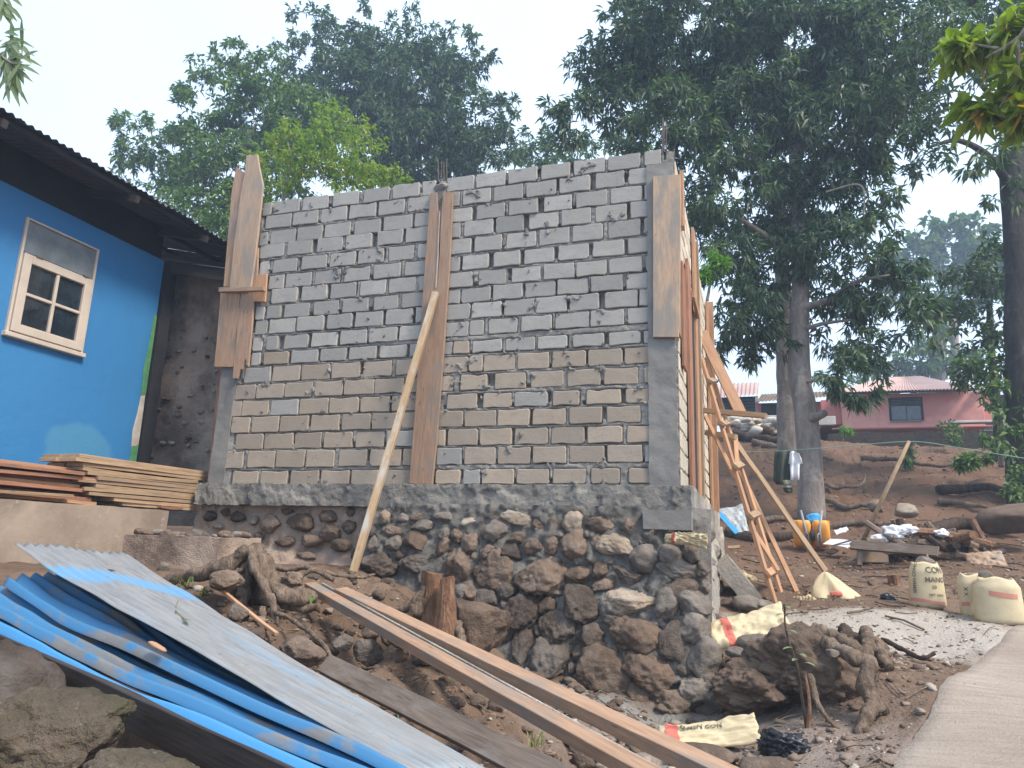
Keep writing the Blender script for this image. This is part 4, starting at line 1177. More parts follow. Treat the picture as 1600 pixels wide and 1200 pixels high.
# roof: corrugated sheet, purlins, rafters, dark panels for the eave shade
def corrugated(P00, P10, P11, P01, n, amp, nu, per=8, sag=0.0, seed=0, wobble=0.01):
    """P00->P10 along the ribs, P00->P01 across them"""
    P00, P10, P11, P01 = (np.array(p, float) for p in (P00, P10, P11, P01))
    nv = n * per
    u, v = np.meshgrid(np.linspace(0, 1, nu + 1), np.linspace(0, 1, nv + 1))
    u = u.ravel()[:, None]; v = v.ravel()[:, None]
    P = P00 * (1-u) * (1-v) + P10 * u * (1-v) + P11 * u * v + P01 * (1-u) * v
    N = nrm(np.cross(P10 - P00, P01 - P00))
    if N[2] < 0: N = -N
    w_ = wobble * fbm(np.c_[u * 2.5 + seed, v * 2, u * 0], 1.3, 3)
    P = P + N * (amp * np.sin(2 * math.pi * n * v) - sag * np.sin(math.pi * u) + w_[:, None] if w_.ndim == 1 else 0)
    I = np.arange((nu + 1) * (nv + 1)).reshape(nv + 1, nu + 1)
    F = np.stack([I[:-1, :-1], I[:-1, 1:], I[1:, 1:], I[1:, :-1]], -1).reshape(-1, 4)
    return P, F
ex, ez, sl = -5.80, 4.90, .24
for i in range(12):
    y0 = .6 + i * .665; y1 = y0 + .70
    dz = .008 * (i % 2) + rg.normal() * .008; de = rg.normal() * .02
    x1 = -8.3
    V, F = corrugated((ex + de, y0, ez + dz), (x1, y0, ez + dz + sl * (ex - x1)), (x1, y1, ez + dz + sl * (ex - x1)), (ex + de, y1, ez + dz), 9, .012, 12, 6, 0, i, .02)
    mk('roof_sheet', V, F, M['roof_dark'], bh, smooth=True)
for k in range(3):
    x = ex - .12 - k * .75
    z = ez - .045 + sl * (ex - x)
    plank('purlin', (x, .6, z), (x, 8.45, z), .05, .05, M['dark_wood'], bh)
for y in (1.0, 2.4, 3.8, 5.2, 6.2, 7.3, 8.3):
    plank('rafter', (ex - .02, y, ez - .10), (-8.2, y, ez - .10 + sl * (8.2 + ex)), .05, .07, M['dark_wood'], bh)
mk('eave_shade_panel', *box((XB - .1, 0.6, 4.632), (XB - .06, 5.2, 5.04)), M['dark_interior'], bh)  # dark panels added to fill the shade between wall top and roof
mk('eave_shade_panel', *box((XB - .1, 5.2, 4.668), (XB - .06, 6.05, 5.04)), M['dark_interior'], bh)
mk('eave_shade_panel', *box((XB - .1, 6.05, 4.632), (XB - .06, 6.28, 5.04)), M['dark_interior'], bh)
# mud wall beyond the blue corner, with its own low roof
mw = empty('mud_wall', (-6.1, 6.75, 1.7), 'pitted brown mud wall with pebbles between the blue house and the block wall', 'wall')
U, W = np.meshgrid(np.arange(-7.05, -5.05, .03), np.arange(1.6, 4.72, .03))
P = np.c_[U.ravel(), np.zeros(U.size), W.ravel()]
V = np.c_[U.ravel(), 6.75 - .05 * fbm(P, 2.2, 5, .6), W.ravel()]
mk('wall_face', V, (lambda I2: np.stack([I2[:-1, :-1], I2[:-1, 1:], I2[1:, 1:], I2[1:, :-1]], -1).reshape(-1, 4))(np.arange(U.size).reshape(U.shape)), M['mud'], mw, smooth=True)
mk('wall_core', *box((-7.05, 6.83, 1.6), (-5.05, 6.95, 4.7)), M['mud'], mw)
for i in range(70):
    x = rg.uniform(-6.75, -5.45); z = rg.uniform(2.3, 3.9) if i < 55 else rg.uniform(2.3, 4.3)
    r = rg.uniform(.012, .045)
    V, F = rock((x, 6.73, z), (r * 1.2, r * .8, r * .8), 900 + i, 1 if r < .03 else 2, .4)
    mk('pebble', V, F, M['stone_tan'] if i % 3 else M['stone_brown'], mw, smooth=True)
V, F = corrugated((-5.22, 6.35, 4.40), (-7.2, 6.35, 4.80), (-7.2, 7.3, 4.80), (-5.22, 7.3, 4.40), 12, .012, 8, 6)
mk('low_roof_sheet', V, F, M['roof_dark'], mw, smooth=True)
plank('low_fascia', (-5.25, 6.38, 4.33), (-7.0, 6.38, 4.70), .14, .02, M['dark_wood'], mw, up=(0, -1, 0))
plank('corner_batten', (-5.2, 6.0, 1.95), (-5.25, 6.02, 3.6), .05, .02, M['wood_red'], mw, up=(0, -1, 0))

# ledge in front of the blue wall
lg = rough_box((XB + .002, .4, .95), (-5.3, 5.62, 1.72), .06, .014, 40, 5)
tag(mk('concrete_ledge', *lg, M['ledge'], smooth=False), 'long stained cement ledge under the stacked timber beside the blue house', 'ledge')
lb = rough_box((-5.05, 4.9, .95), (-4.08, 5.42, 1.49), .03, .02, 50, 6)
tag(mk('concrete_step', *lb, M['mud'], smooth=True), 'low muddy concrete block with rubble on top, behind the root stump', 'concrete block')
for i in range(26):
    x, y = rg.uniform(-5.0, -4.15), rg.uniform(4.95, 5.4); r = rg.uniform(.02, .06)
    V, F = rock((x, y, 1.49 + r * .4), (r * 1.2, r, r * .7), 1000 + i, 2, .4)
    o = mk('rubble_stone', V, F, M['stone_grey'] if i % 2 else M['stone_brown'], smooth=True)
    tag(o, 'small rubble stone lying on top of the low muddy concrete block', 'stone', 'rubble stones on the concrete block')

# timber stacked on the ledge
ls = empty('timber_stack', (-5.6, 4.8, 1.72), 'neat stack of pale sawn planks on the ledge, right of the red brown timber', 'timber')
e0 = PX(102, 702, -5.52); e1 = PX(318, 744, -5.36)
ztop = (e0[2] + e1[2]) / 2
nl = 12
for i in range(nl):
    z = 1.755 + (ztop - .012 - 1.755) * i / (nl - 1)
    off = rg.normal() * .03
    ya = e0[1] + .05 * (nl - 1 - i) * rg.uniform(.2, 1) + off; yb_ = e1[1] + .06 * rg.normal()
    for k in range(2):
        plank('plank', (-5.46 - .22 * k + rg.normal() * .008, ya, z), (-5.38 - .22 * k, yb_, z), .20, (ztop - 1.755) / (nl - 1) * .88, M['wood_pale'], ls, warp=.004)
for (a, b, z, x) in [(e0[1] + .9, e1[1] - .3, 1.755, -5.36), (e0[1] + .5, e1[1] - .1, 1.775, -5.5)]:
    plank('plank', (x, a, z), (x, b, z), .14, .025, M['wood_red'], ls)
lr = empty('timber_stack', (-5.6, 3.2, 1.72), 'loose heap of red brown planks on the ledge, left of the pale stack', 'timber')
for i in range(9):
    z = 1.737 + .034 * i
    x = -5.42 - .05 * (i % 3)
    e = PX(150 - 5 * (i % 4) - (10 if i > 6 else 0), 750, x)
    for k in range(2):
        plank('plank', (x - .17 * k + rg.normal() * .02, 1.6, z + .01 * rg.normal()), (x - .16 * k + rg.normal() * .03, e[1] - rg.uniform(0, .35) * (i % 3 == 1) , z), .15, .028, M['wood_red'] if i % 4 else M['wood_orange'], lr, warp=.012)
pl0 = plank('short_plank', (-5.33, 2.2, 1.733), PX(110, 775, -5.33), .08, .022, M['wood_pale'], None)
tag(pl0, 'thin pale lath at the foot of the red brown timber heap', 'plank')

# ================================================================== CORRUGATED SHEETS IN FRONT
def sheet(label, a, b, wv, mat, n=9, sag=.03, amp=.010, seed=0, curl=0.0, name='corrugated_sheet'):
    a = np.array(a); b = np.array(b); w0, w1 = wv
    V, F = corrugated(a, b, b + w1, a + w0, n, amp, 60, 10, sag, seed, .035)
    L = np.linalg.norm(b - a)
    X = nrm(b - a)
    N = nrm(np.cross(X, w0)); N = N if N[2] > 0 else -N
    Fm = frame_from(X, N, a)
    R = np.array(Fm)[:3, :3]
    Vl = (V - a) @ R
    if curl:
        sg = 1 if np.dot(R[:, 1], w0) > 0 else -1
        t_ = np.abs(np.einsum('ij,j->i', Vl[:, 1:2], [1.0]))
        Vl[:, 2] -= curl * sstep(.13, .34, t_) + (.022 * sstep(.03, .0, t_) if curl else 0)
    # give the metal its thickness
    n0 = len(Vl)
    V2 = Vl.copy(); V2[:, 2] -= .0012
    F2 = F[:, ::-1] + n0
    nu = 60; nv = n * 10
    I = np.arange((nu + 1) * (nv + 1)).reshape(nv + 1, nu + 1)
    ed = []
    for line in (I[0, :], I[-1, ::-1], I[::-1, 0], I[:, -1]):
        ed.append(np.stack([line[:-1], line[:-1] + n0, line[1:] + n0, line[1:]], -1))
    o = mk(name, np.vstack([Vl, V2]), np.vstack([F, F2] + ed), mat, None, frame=Fm, smooth=True)
    return tag(o, label, 'roofing sheet', 'loose roofing sheets in the foreground')
TL, TR, BRr, BLl = PY(22, 850, 2.7), PY(196, 866, 3.45), PY(775, 1213, 2.12), PY(652, 1215, 1.5)
sheet('topmost grey corrugated sheet with a blue smear, lying on the foreground pile', TL, BLl, (TR - TL, BRr - BLl), M['sheet_top'], 12, .02, .008, 1)
wv = TR - TL
S2a, S2b = PY(6, 905, 2.55), PY(640, 1222, 1.44)
sheet('second blue sheet with a grey bent edge, just under the topmost grey one', S2a, S2b, (TR - S2a + [0, -.03, -.08], BRr - S2b + [-.02, -.03, -.07]), M['sheet_blue2'], 10, .02, .014, 4, .0001)
S3a, S3b = PY(-70, 925, 2.42), PY(585, 1205, 1.42)
sheet('third blue sheet of the foreground pile, dull and half in shadow', S3a, S3b, (TR - S3a + [0, -.05, -.15], BRr - S3b + [-.02, -.05, -.13]), M['sheet_blue2'], 10, .02, .014, 9, .0002)
S4a, S4b = PY(-70, 948, 2.34), PY(600, 1240, 1.36)
sheet('lowest bright blue sheet with rusty spots along its near edge', S4a, S4b, (TR - S4a + [0, -.07, -.22], BRr - S4b + [-.02, -.07, -.19]), M['sheet_blue'], 10, .02, .014, 14, .0001)
db = plank('support_plank', S4a + np.array([.0, .02, -.07]), S4b + np.array([0, .02, -.07]), .05, .09, M['dark_wood'], None, seg=10)  # dark strip along the underside of the lowest sheet
tag(db, 'dark plank under the near edge of the lowest blue sheet', 'plank')
# debris on the sheets
def on_sheet(u, v, off=.014):
    a = TL * (1 - u) + BLl * u; b = TR * (1 - u) + BRr * u
    return a * (1 - v) + b * v + np.array([0, 0, off])
def chip(name, label, c, d, L, w, mat, up=(0,0,1), t=.004, cat='wood chip', jag=.3):
    d = nrm(d)
    s = nrm(np.cross(d, up))
    r = np.random.default_rng(int(abs(c[0] * 1e4)) % 9999)
    base = [(-.5, -.2), (-.35, -.5), (.2, -.45), (.5, -.1), (.42, .25), (0, .5), (-.4, .4)]
    pts = [c + d * (x * L) + s * (y * w * (1 + jag * r.normal() * .3)) for x, y in base]
    o = board_poly(name, pts, up, t, mat, None, d, .001)
    return tag(o, label, cat)
e_d = nrm(BLl - TL); nup = nrm(np.cross(TR - TL, BLl - TL)); nup = nup if nup[2] > 0 else -nup
chip('dry_leaf', 'curled tan leaf on the blue smear of the top grey sheet', on_sheet(.19, .50, .03), (1, .1, 0), .09, .035, M['cut_wood'], nup, .003, 'leaf')
chip('wood_chip', 'orange splinter of wood at the near edge of the grey top sheet', on_sheet(.62, .0, .0) + np.array([-.03, -.05, -.02]), e_d, .12, .03, M['wood_orange'], nup)
tw = empty('leaf_sprig', on_sheet(.42, .45), 'green leaf sprig with a thin stalk lying on the top grey sheet', 'sprig')
c0 = on_sheet(.40, .62, .012); c1 = on_sheet(.52, .34, .012)
mk('stalk', *tube(smooth_path([c0, (c0 + c1) / 2 + np.array([0, -.03, .0]), c1], 10), .0025, 5), M['grass'], tw)
for k in range(4):
    dd = nrm(c1 - c0) + np.array([rg.normal() * .4, rg.normal() * .4, .05])
    board_poly('leaf', [c1, c1 + dd * .02 + np.array([0, .008, 0]), c1 + dd * .06, c1 + dd * .03 - np.array([0, .006, 0])], nup, .001, M['leaf_bright'], tw, dd, .0003)

# ------------------------------------------------------------------ boulders at lower left
def boulder(px, py, Y, r, seed, label, mat='stone_moss', sub=5, name='boulder', parent=None, group=None, cat='boulder', **k):
    V, F = rock(PY(px, py, Y), r, seed, sub, k.get('rough', .28), 1.2, k.get('axes'), k.get('crag', .45), k.get('facets', 10))
    o = mk(name, V, F, M[mat], parent, smooth=True)
    return tag(o, label, cat, group) if parent is None else o
boulder(62, 1168, 1.45, (.205, .2, .14), 21, 'big mossy boulder in the lower left corner, the largest one')
boulder(150, 1118, 1.50, (.065, .1, .07), 24, 'rounded right end boulder beside the largest mossy one')
boulder(215, 1240, 1.35, (.15, .14, .10), 29, 'mossy boulder low at the bottom edge under the blue sheets')
boulder(20, 1080, 1.75, (.10, .1, .06), 33, 'small yellowish stone above the largest mossy boulder', 'stone_tan', 4)
boulder(58, 1084, 1.85, (.05, .06, .045), 35, 'small round stone right of the yellowish one', 'stone_brown', 4)
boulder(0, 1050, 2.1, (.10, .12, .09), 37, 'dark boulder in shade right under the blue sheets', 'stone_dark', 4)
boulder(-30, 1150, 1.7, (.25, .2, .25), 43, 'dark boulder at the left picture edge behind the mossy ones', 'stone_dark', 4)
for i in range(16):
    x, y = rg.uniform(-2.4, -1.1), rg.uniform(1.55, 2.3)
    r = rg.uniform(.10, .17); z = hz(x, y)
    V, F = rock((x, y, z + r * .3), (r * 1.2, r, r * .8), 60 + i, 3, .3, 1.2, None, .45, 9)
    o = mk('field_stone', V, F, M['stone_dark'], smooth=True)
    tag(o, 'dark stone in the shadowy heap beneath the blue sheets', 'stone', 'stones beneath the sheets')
chip('wood_chip', 'orange wood chip at the far left edge on the mossy boulders', PY(6, 1100, 1.5), (1, .2, .2), .07, .03, M['wood_orange'])

# ------------------------------------------------------------------ planks running down the slope
def beam(label, a, b, w, t, mat, up=(0.15, -.25, 1), name='timber_beam', **k):
    o = plank(name, a, b, w, t, M[mat], None, up=up, **k)
    return tag(o, label, 'plank')
def ext(a, b, f): return a + (b - a) * f
a = PY(532, 925, 4.25); b = PY(1112, 1203, 2.85)
beam('right one of the two long planks sloping from the foundation to the bottom edge', a, ext(a, b, 1.12), .09, .055, 'wood_form', warp=.004)
a = PY(484, 916, 4.3); b = PY(998, 1203, 2.72)
beam('left one of the two long planks sloping down, its upper edge rubbed white', a, ext(a, b, 1.14), .075, .05, 'wood_form', warp=.004)
a = PY(497, 914, 4.33) + np.array([0.02, .02, .0]); b = PY(1024, 1203, 2.76)
beam('narrow white edged batten along the left one of the two long sloping planks', a, ext(a, b, 1.1), .012, .03, 'cement_light', warp=.002)
a = PY(508, 1038, 3.0); b = PY(862, 1212, 2.2)
beam('short grey weathered plank lying below the two long ones', a, ext(a, b, 1.1), .085, .03, 'wood_old', up=(-.15, -.75, .65))

# ------------------------------------------------------------------ root stumps
def roots(parent, lists, mat='root', name='root', seed=0):
    for k, (pts, r0, r1) in enumerate(lists):
        P = smooth_path([PY(*p) for p in pts], 44)
        rr = np.linspace(r0, r1, 44) * (1 + .12 * np.sin(np.arange(44) * .65 + k))
        V, F = tube(P, rr, 16, True, .05, seed + k)
        V = V + .45 * r0 * np.stack([fbm(V + 5 * j, 9, 3) for j in range(3)], 1) + .22 * r0 * np.stack([fbm(V + 15 * j, 32, 3, .7) for j in range(3)], 1)
        mk(name, V, F, M[mat], parent, smooth=True)
sp = empty('root_stump', PY(400, 960, 4.1), 'weathered root stump with a long root to the left, below the concrete block', 'stump')
V, F = rock(PY(398, 922, 4.2), (.14, .14, .22), 71, 4, .5, 1.6, None, .6)
mk('stump_core', V, F, M['root_dark'], sp, smooth=True)
roots(sp, [([(388,860,4.05),(360,882,4.0),(318,894,4.0),(268,905,4.1),(235,912,4.2)], .055, .035),
           ([(392,858,4.05),(398,885,3.95),(412,915,3.9),(425,945,3.85),(428,985,3.8)], .035, .02),
           ([(398,860,4.1),(412,885,4.05),(425,915,4.0),(452,932,3.95),(492,930,4.05)], .065, .05),
           ([(404,865,4.12),(418,900,4.05),(436,935,4.0),(470,945,4.0),(505,950,4.1)], .05, .03),
           ([(386,862,4.1),(384,900,4.05),(380,940,4.0),(372,965,3.95)], .05, .03),
           ([(425,955,3.84),(452,966,3.7),(478,984,3.6),(505,1008,3.45),(522,1032,3.35)], .014, .010),
           ([(382,890,4.0),(350,898,3.95),(330,902,3.95)], .014, .008),
           ([(420,882,4.5),(450,890,4.5),(480,887,4.5),(520,905,4.5)], .022, .016),
           ([(465,905,4.45),(490,890,4.5),(520,897,4.6),(560,902,4.7),(585,897,4.8)], .018, .010),
           ([(410,950,3.85),(408,975,3.8),(398,990,3.75)], .025, .012)], seed=5)
sp2 = empty('log_stump', PY(690, 990, 4.3), 'split reddish stump with two upright broken logs behind the long planks', 'stump')
def log(parent, a, b, r0, r1, mat='root_red', name='log', cap='cut_wood', seed=0, jag=.12):
    P = smooth_path([a, (np.array(a) + b) / 2 + rg.normal(size=3) * .01, b], 12)
    V, F = tube(P, np.linspace(r0, r1, 12), 14, True, 0.0, seed)
    V = V + .5 * r0 * np.stack([fbm(V * np.array([1, 1, .4]) + 5 * j, 12, 3) for j in range(3)], 1)
    return mk(name, V, F, M[mat], parent, smooth=False)
log(sp2, PY(668, 1000, 4.3), PY(676, 897, 4.32), .075, .07, seed=1)
log(sp2, PY(694, 1015, 4.15), PY(698, 905, 4.2), .06, .05, seed=2)
roots(sp2, [([(672,902,4.32),(662,925,4.28),(640,945,4.25),(605,958,4.25)], .035, .02), ([(664,935,4.3),(645,960,4.25),(620,985,4.2),(600,1000,4.2)], .06, .04), ([(716,975,4.2),(722,1000,4.1),(728,1025,4.0)], .03, .02)], 'root', seed=30)
lg1 = log(None, PY(722, 965, 4.7), PY(735, 925, 4.5), .045, .04, 'root', 'cut_log', seed=4); tag(lg1, 'short cut log end poking up beside the split stump', 'log')
boulder(745, 975, 4.5, (.25, .2, .20), 77, 'squarish dusty brown earth block right of the split stump', 'clod', 4, facets=14)
boulder(722, 925, 4.9, (.06, .06, .06), 78, 'small dark stone wedged behind the split stump', 'stone_dark', 3)
boulder(468, 1018, 3.35, (.15, .12, .09), 81, 'flat dusty stone beside the edge of the top grey sheet', 'stone_brown', 4)
boulder(352, 910, 3.75, (.12, .10, .07), 82, 'flat stone tucked under the long left root', 'stone_brown', 4)
boulder(372, 958, 3.6, (.07, .06, .06), 83, 'dark grey stone sitting on two thin laths below the stump', 'stone_grey', 4)
boulder(455, 905, 4.25, (.08, .07, .06), 84, 'round stone between the stump and the upper end of the planks', 'stone_brown', 4)
boulder(255, 888, 4.55, (.05, .05, .05), 85, 'grey stone left of the long root against the concrete block', 'stone_grey', 3)
boulder(235, 895, 4.6, (.035, .04, .03), 86, 'little grey stone beside the concrete block corner', 'stone_grey', 3)
boulder(535, 1005, 3.65, (.06, .06, .05), 87, 'pale stone in the hollow under the long planks, left one', 'stone_grey', 4)
boulder(575, 1018, 3.75, (.09, .08, .08), 88, 'dark round stone deep in the hollow under the planks', 'stone_dark', 4)
boulder(628, 1022, 3.7, (.05, .05, .06), 89, 'brown stone under the left long plank', 'stone_brown', 4)
boulder(1200, 1210, 4.0, (.16, .12, .08), 90, 'smooth dusty rock at the bottom edge right of the planks', 'stone_brown', 4, facets=3, crag=.15)
boulder(1100, 1182, 4.1, (.17, .1, .06), 91, 'flat dusty rock just in front of the torn cement bag', 'stone_brown', 4, facets=3, crag=.15)
l1 = plank('thin_lath', PY(345, 920, 3.75), PY(432, 990, 3.5), .022, .014, M['wood_orange'], None); tag(l1, 'right one of two orange laths sticking out below the stump', 'lath')
l2 = plank('thin_lath', PY(340, 915, 3.85), PY(385, 955, 3.6), .022, .014, M['wood_orange'], None); tag(l2, 'left one of two orange laths sticking out below the stump', 'lath')
l3 = plank('wood_scrap', PY(655, 1225, 2.0), PY(640, 1165, 2.05), .06, .02, M['wood_red'], None, up=(0,-1,.2), jag=.03); tag(l3, 'broken red brown board end at the bottom edge by the green plant', 'wood scrap')

# root ball beside the path
rb = empty('root_ball', PY(1300, 1090, 5.2), 'muddy uprooted root ball with a forked pale root, beside the concrete path', 'stump')
V, F = rock(PY(1262, 1052, 5.35), (.36, .3, .27), 92, 5, .45, 1.8, None, 1.0, 5)
mk('soil_clump', V, F, M['clod'], rb, smooth=True)
V, F = rock(PY(1185, 1075, 5.35), (.28, .25, .17), 93, 5, .45, 1.8, None, 1.0, 5)
mk('soil_clump', V, F, M['clod'], rb, smooth=True)
V, F = rock(PY(1330, 1020, 5.7), (.16, .14, .16), 94, 4, .5, 1.8, None, .9, 5)
mk('soil_clump', V, F, M['root_dark'], rb, smooth=True)
roots(rb, [([(1290,1005,5.2),(1330,1025,5.0),(1357,1036,4.95),(1352,1075,4.9),(1368,1115,4.85)], .045, .045),
           ([(1352,1070,4.9),(1362,1100,4.85),(1345,1140,4.75),(1346,1172,4.65)], .045, .028),
           ([(1366,1100,4.88),(1380,1110,4.9),(1388,1125,4.9)], .035, .02),
           ([(1270,985,5.4),(1310,1000,5.3),(1345,1020,5.2)], .05, .04),
           ([(1352,985,5.6),(1356,1005,5.5),(1350,1030,5.4)], .045, .04),
           ([(1368,1005,5.6),(1378,1030,5.5),(1392,1045,5.4)], .06, .03),
           ([(1265,1055,5.0),(1275,1090,4.9),(1290,1120,4.85),(1310,1140,4.8)], .02, .012)], 'root', seed=60)
boulder(1300, 1020, 5.0, (.04, .04, .03), 95, 'pale pebble on top of the muddy root ball', 'stone_grey', 3)
rt = empty('fallen_root', PY(1400, 1015, 6.3), 'dark dead root lying on the grey cement dust beside the path', 'root')
roots(rt, [([(1378,1000,6.3),(1410,1014,6.1),(1440,1028,5.9),(1462,1020,5.9)], .02, .012)], 'root_dark', seed=70)
sapling = empty('sapling', PY(1258, 1140, 4.9), 'thin leaning sapling with a few dark leaves in front of the root ball', 'sapling')
mk('stem', *tube(smooth_path([PY(1262, 1145, 4.85), PY(1252, 1085, 4.9), PY(1245, 1040, 4.95), PY(1228, 985, 5.1), PY(1226, 945, 5.15)], 16), np.linspace(.011, .005, 16), 6), M['root_dark'], sapling)
mk('stem', *tube(smooth_path([PY(1262, 1145, 4.85), PY(1265, 1100, 4.85), PY(1258, 1050, 4.9)], 8), np.linspace(.014, .006, 8), 6), M['root_red'], sapling)
def big_leaf(parent, c, d, L, w, mat, up=(0,0,1), name='leaf'):
    d = nrm(d); s = nrm(np.cross(d, up)); n_ = np.cross(s, d)
    V = []; prof = [(0, .02), (.15, .5), (.4, 1), (.7, .8), (.9, .35), (1, .02)]
    for t, k in prof:
        ctr = c + d * L * t - np.array([0, 0, 1]) * L * .25 * t * t
        V += [ctr - s * w / 2 * k + n_ * w * .12 * k, ctr, ctr + s * w / 2 * k + n_ * w * .12 * k]
    F = []
    for i in range(5):
        F += [[3*i, 3*i+1, 3*i+4, 3*i+3], [3*i+1, 3*i+2, 3*i+5, 3*i+4]]
    return mk(name, np.array(V), F, mat, parent, smooth=True)
for x, y, Y, dx in [(1248,1030,4.95,-.3),(1246,1022,4.95,.4),(1230,985,5.1,.5),(1227,960,5.12,-.6),(1240,1012,5.0,-.9),(1226,948,5.15,.2),(1255,1035,4.9,.8)]:
    big_leaf(sapling, PY(x, y, Y), (dx, -.5, .1), .075, .04, M['leaf_dark'])

# ================================================================== BAGS AND SACKS
def pillow(c, ax, ay, up, Lx, Ly, T, seed, nu=40, nv=26, wr=.12, sq=3.0, bend=0.0, twist=0.0):
    """crumpled flat bag; returns V, F and the (u, v) of every top vertex"""
    ax = nrm(ax); up = nrm(np.array(up) - ax * np.dot(ax, up)); ay2 = np.cross(up, ax)
    if np.dot(ay2, ay) < 0: ay2 = -ay2
    u, v = np.meshgrid(np.linspace(-1, 1, nu), np.linspace(-1, 1, nv))
    u = u.ravel(); v = v.ravel()
    rgl = np.random.default_rng(seed)
    P0 = np.c_[u * 1.6 + seed, v * 1.6, np.zeros_like(u)]
    env = np.clip((1 - np.abs(u) ** sq), 0, 1) ** .5 * np.clip((1 - np.abs(v) ** sq), 0, 1) ** .5
    wn_ = fbm(P0, 1.3, 4, .6); rid = np.abs(fbm(P0 + 8, 2.1, 3))
    top = env * T * (.75 + .6 * wn_) + T * wr * 2.2 * (rid - .25) + bend * (u ** 2 - .3) + twist * u * v
    bot = -env * T * .35 + T * wr * .5 * wn_ + bend * (u ** 2 - .3) + twist * u * v - .004
    ex_ = Lx / 2 * (1 + .06 * fbm(np.c_[v * 2 + seed, v * 0, v * 0], 1.5, 3)); ey_ = Ly / 2 * (1 + .10 * fbm(np.c_[u * 2 + seed + 9, u * 0, u * 0], 1.5, 3))
    A = c + np.outer(u * ex_, ax) + np.outer(v * ey_, ay2)
    Vt = A + np.outer(top, up); Vb = A + np.outer(np.minimum(bot, top - .003), up)
    I = np.arange(nu * nv).reshape(nv, nu)
    Ft = np.stack([I[:-1, :-1], I[:-1, 1:], I[1:, 1:], I[1:, :-1]], -1).reshape(-1, 4)
    Fb = Ft[:, ::-1] + nu * nv
    ed = []
    for line in (I[0, ::-1], I[-1, :], I[:, 0], I[::-1, -1]):
        ed.append(np.stack([line[:-1], line[1:], line[1:] + nu * nv, line[:-1] + nu * nv], -1))
    V = np.vstack([Vt, Vb]); F = np.vstack([Ft, Fb] + ed)
    return V, F, u, v, Vt, Ft, up
def text_mesh(body, size):
    cu = bpy.data.curves.new('t', 'FONT'); cu.body = body; cu.size = size; cu.offset = size * .02
    cu.resolution_u = 3
    o = bpy.data.objects.new('t', cu); COL.objects.link(o)
    dg = bpy.context.evaluated_depsgraph_get()
    me = bpy.data.meshes.new_from_object(o.evaluated_get(dg))
    V = np.array([v.co[:] for v in me.vertices]); F = [list(p.vertices) for p in me.polygons]
    bpy.data.objects.remove(o); bpy.data.curves.remove(cu); bpy.data.meshes.remove(me)
    return V, F
def bag(label, c, ax, ay, up, Lx, Ly, T, seed, band=(-.75, -.45), text=None, band_mat='bag_red', name='cement_bag', **k):
    e = empty(name, c, label, 'cement bag', 'empty cement bags')
    V, F, u, v, Vt, Ft, upn = pillow(c, ax, ay, up, Lx, Ly, T, seed, **k)
    mk('bag_paper', V, F, M['bag'], e, smooth=True)
    if band:
        q = ((u[Ft] > band[0]) & (u[Ft] < band[1])).all(1)
        mk('red_band', Vt + upn * .0025, Ft[q], M[band_mat], e, smooth=True)
    if text:
        body, size, tu, tv, flip = text
        tv_, tf = text_mesh(body, size)
        nu_ = k.get('nu', 40); nv_ = k.get('nv', 26)
        G = Vt.reshape(nv_, nu_, 3)
        w_ = tv_[:, 0].max()
        uu = tu + (tv_[:, 0] - w_ / 2) / (Lx / 2) * flip; vv = tv + tv_[:, 1] / (Ly / 2) * flip
        fi = np.clip((uu + 1) / 2 * (nu_ - 1), 0, nu_ - 1.001); fj = np.clip((vv + 1) / 2 * (nv_ - 1), 0, nv_ - 1.001)
        i0 = fi.astype(int); j0 = fj.astype(int); a = (fi - i0)[:, None]; b = (fj - j0)[:, None]
        Pt = G[j0, i0] * (1-a) * (1-b) + G[j0, i0+1] * a * (1-b) + G[j0+1, i0] * (1-a) * b + G[j0+1, i0+1] * a * b
        mk('printed_words', Pt + upn * .006, tf, M['print'], e)
    return e
bag('large empty cement bag with a broad red band, slumped at the foundation corner', PY(1168, 985, 5.9), (1, .25, .22), (0, 1, 0), (-.2, -.75, .75), .60, .30, .085, 3, band=(-.62, -.38), bend=.05, twist=.03, wr=.35)
bag('torn empty cement bag with printed letters, flat on the ground below the foundation', PY(1106, 1146, 4.55), (1, .10, .16), (0, 1, 0), (-.1, -.65, .8), .55, .17, .03, 8, band=(-.86, -.58), text=('SEMEN CON', .042, -.12, .25, 1), bend=.03, wr=.5, twist=.02)
bag('small crumpled cement bag tucked into a joint at the foundation corner', PY(1072, 842, 5.62), (1, .1, -.05), (0, 0, 1), (0, -1, .3), .31, .09, .05, 12, band=(-.72, -.5), wr=.8, bend=-.03, twist=.03)
bag('cement bag wrapped round the foot of the ladder brace', PY(1260, 948, 8.3), (1, .3, .1), (0, 1, 0), (0, -.8, .6), .26, .2, .12, 15, band=None, wr=.4)
bag('crumpled cement bag with a bit of red behind the tilted concrete block', PY(1178, 915, 8.8), (1, .2, -.5), (0, 1, 0), (0, -.8, .6), .42, .2, .09, 18, band=(.3, .6), wr=.35)
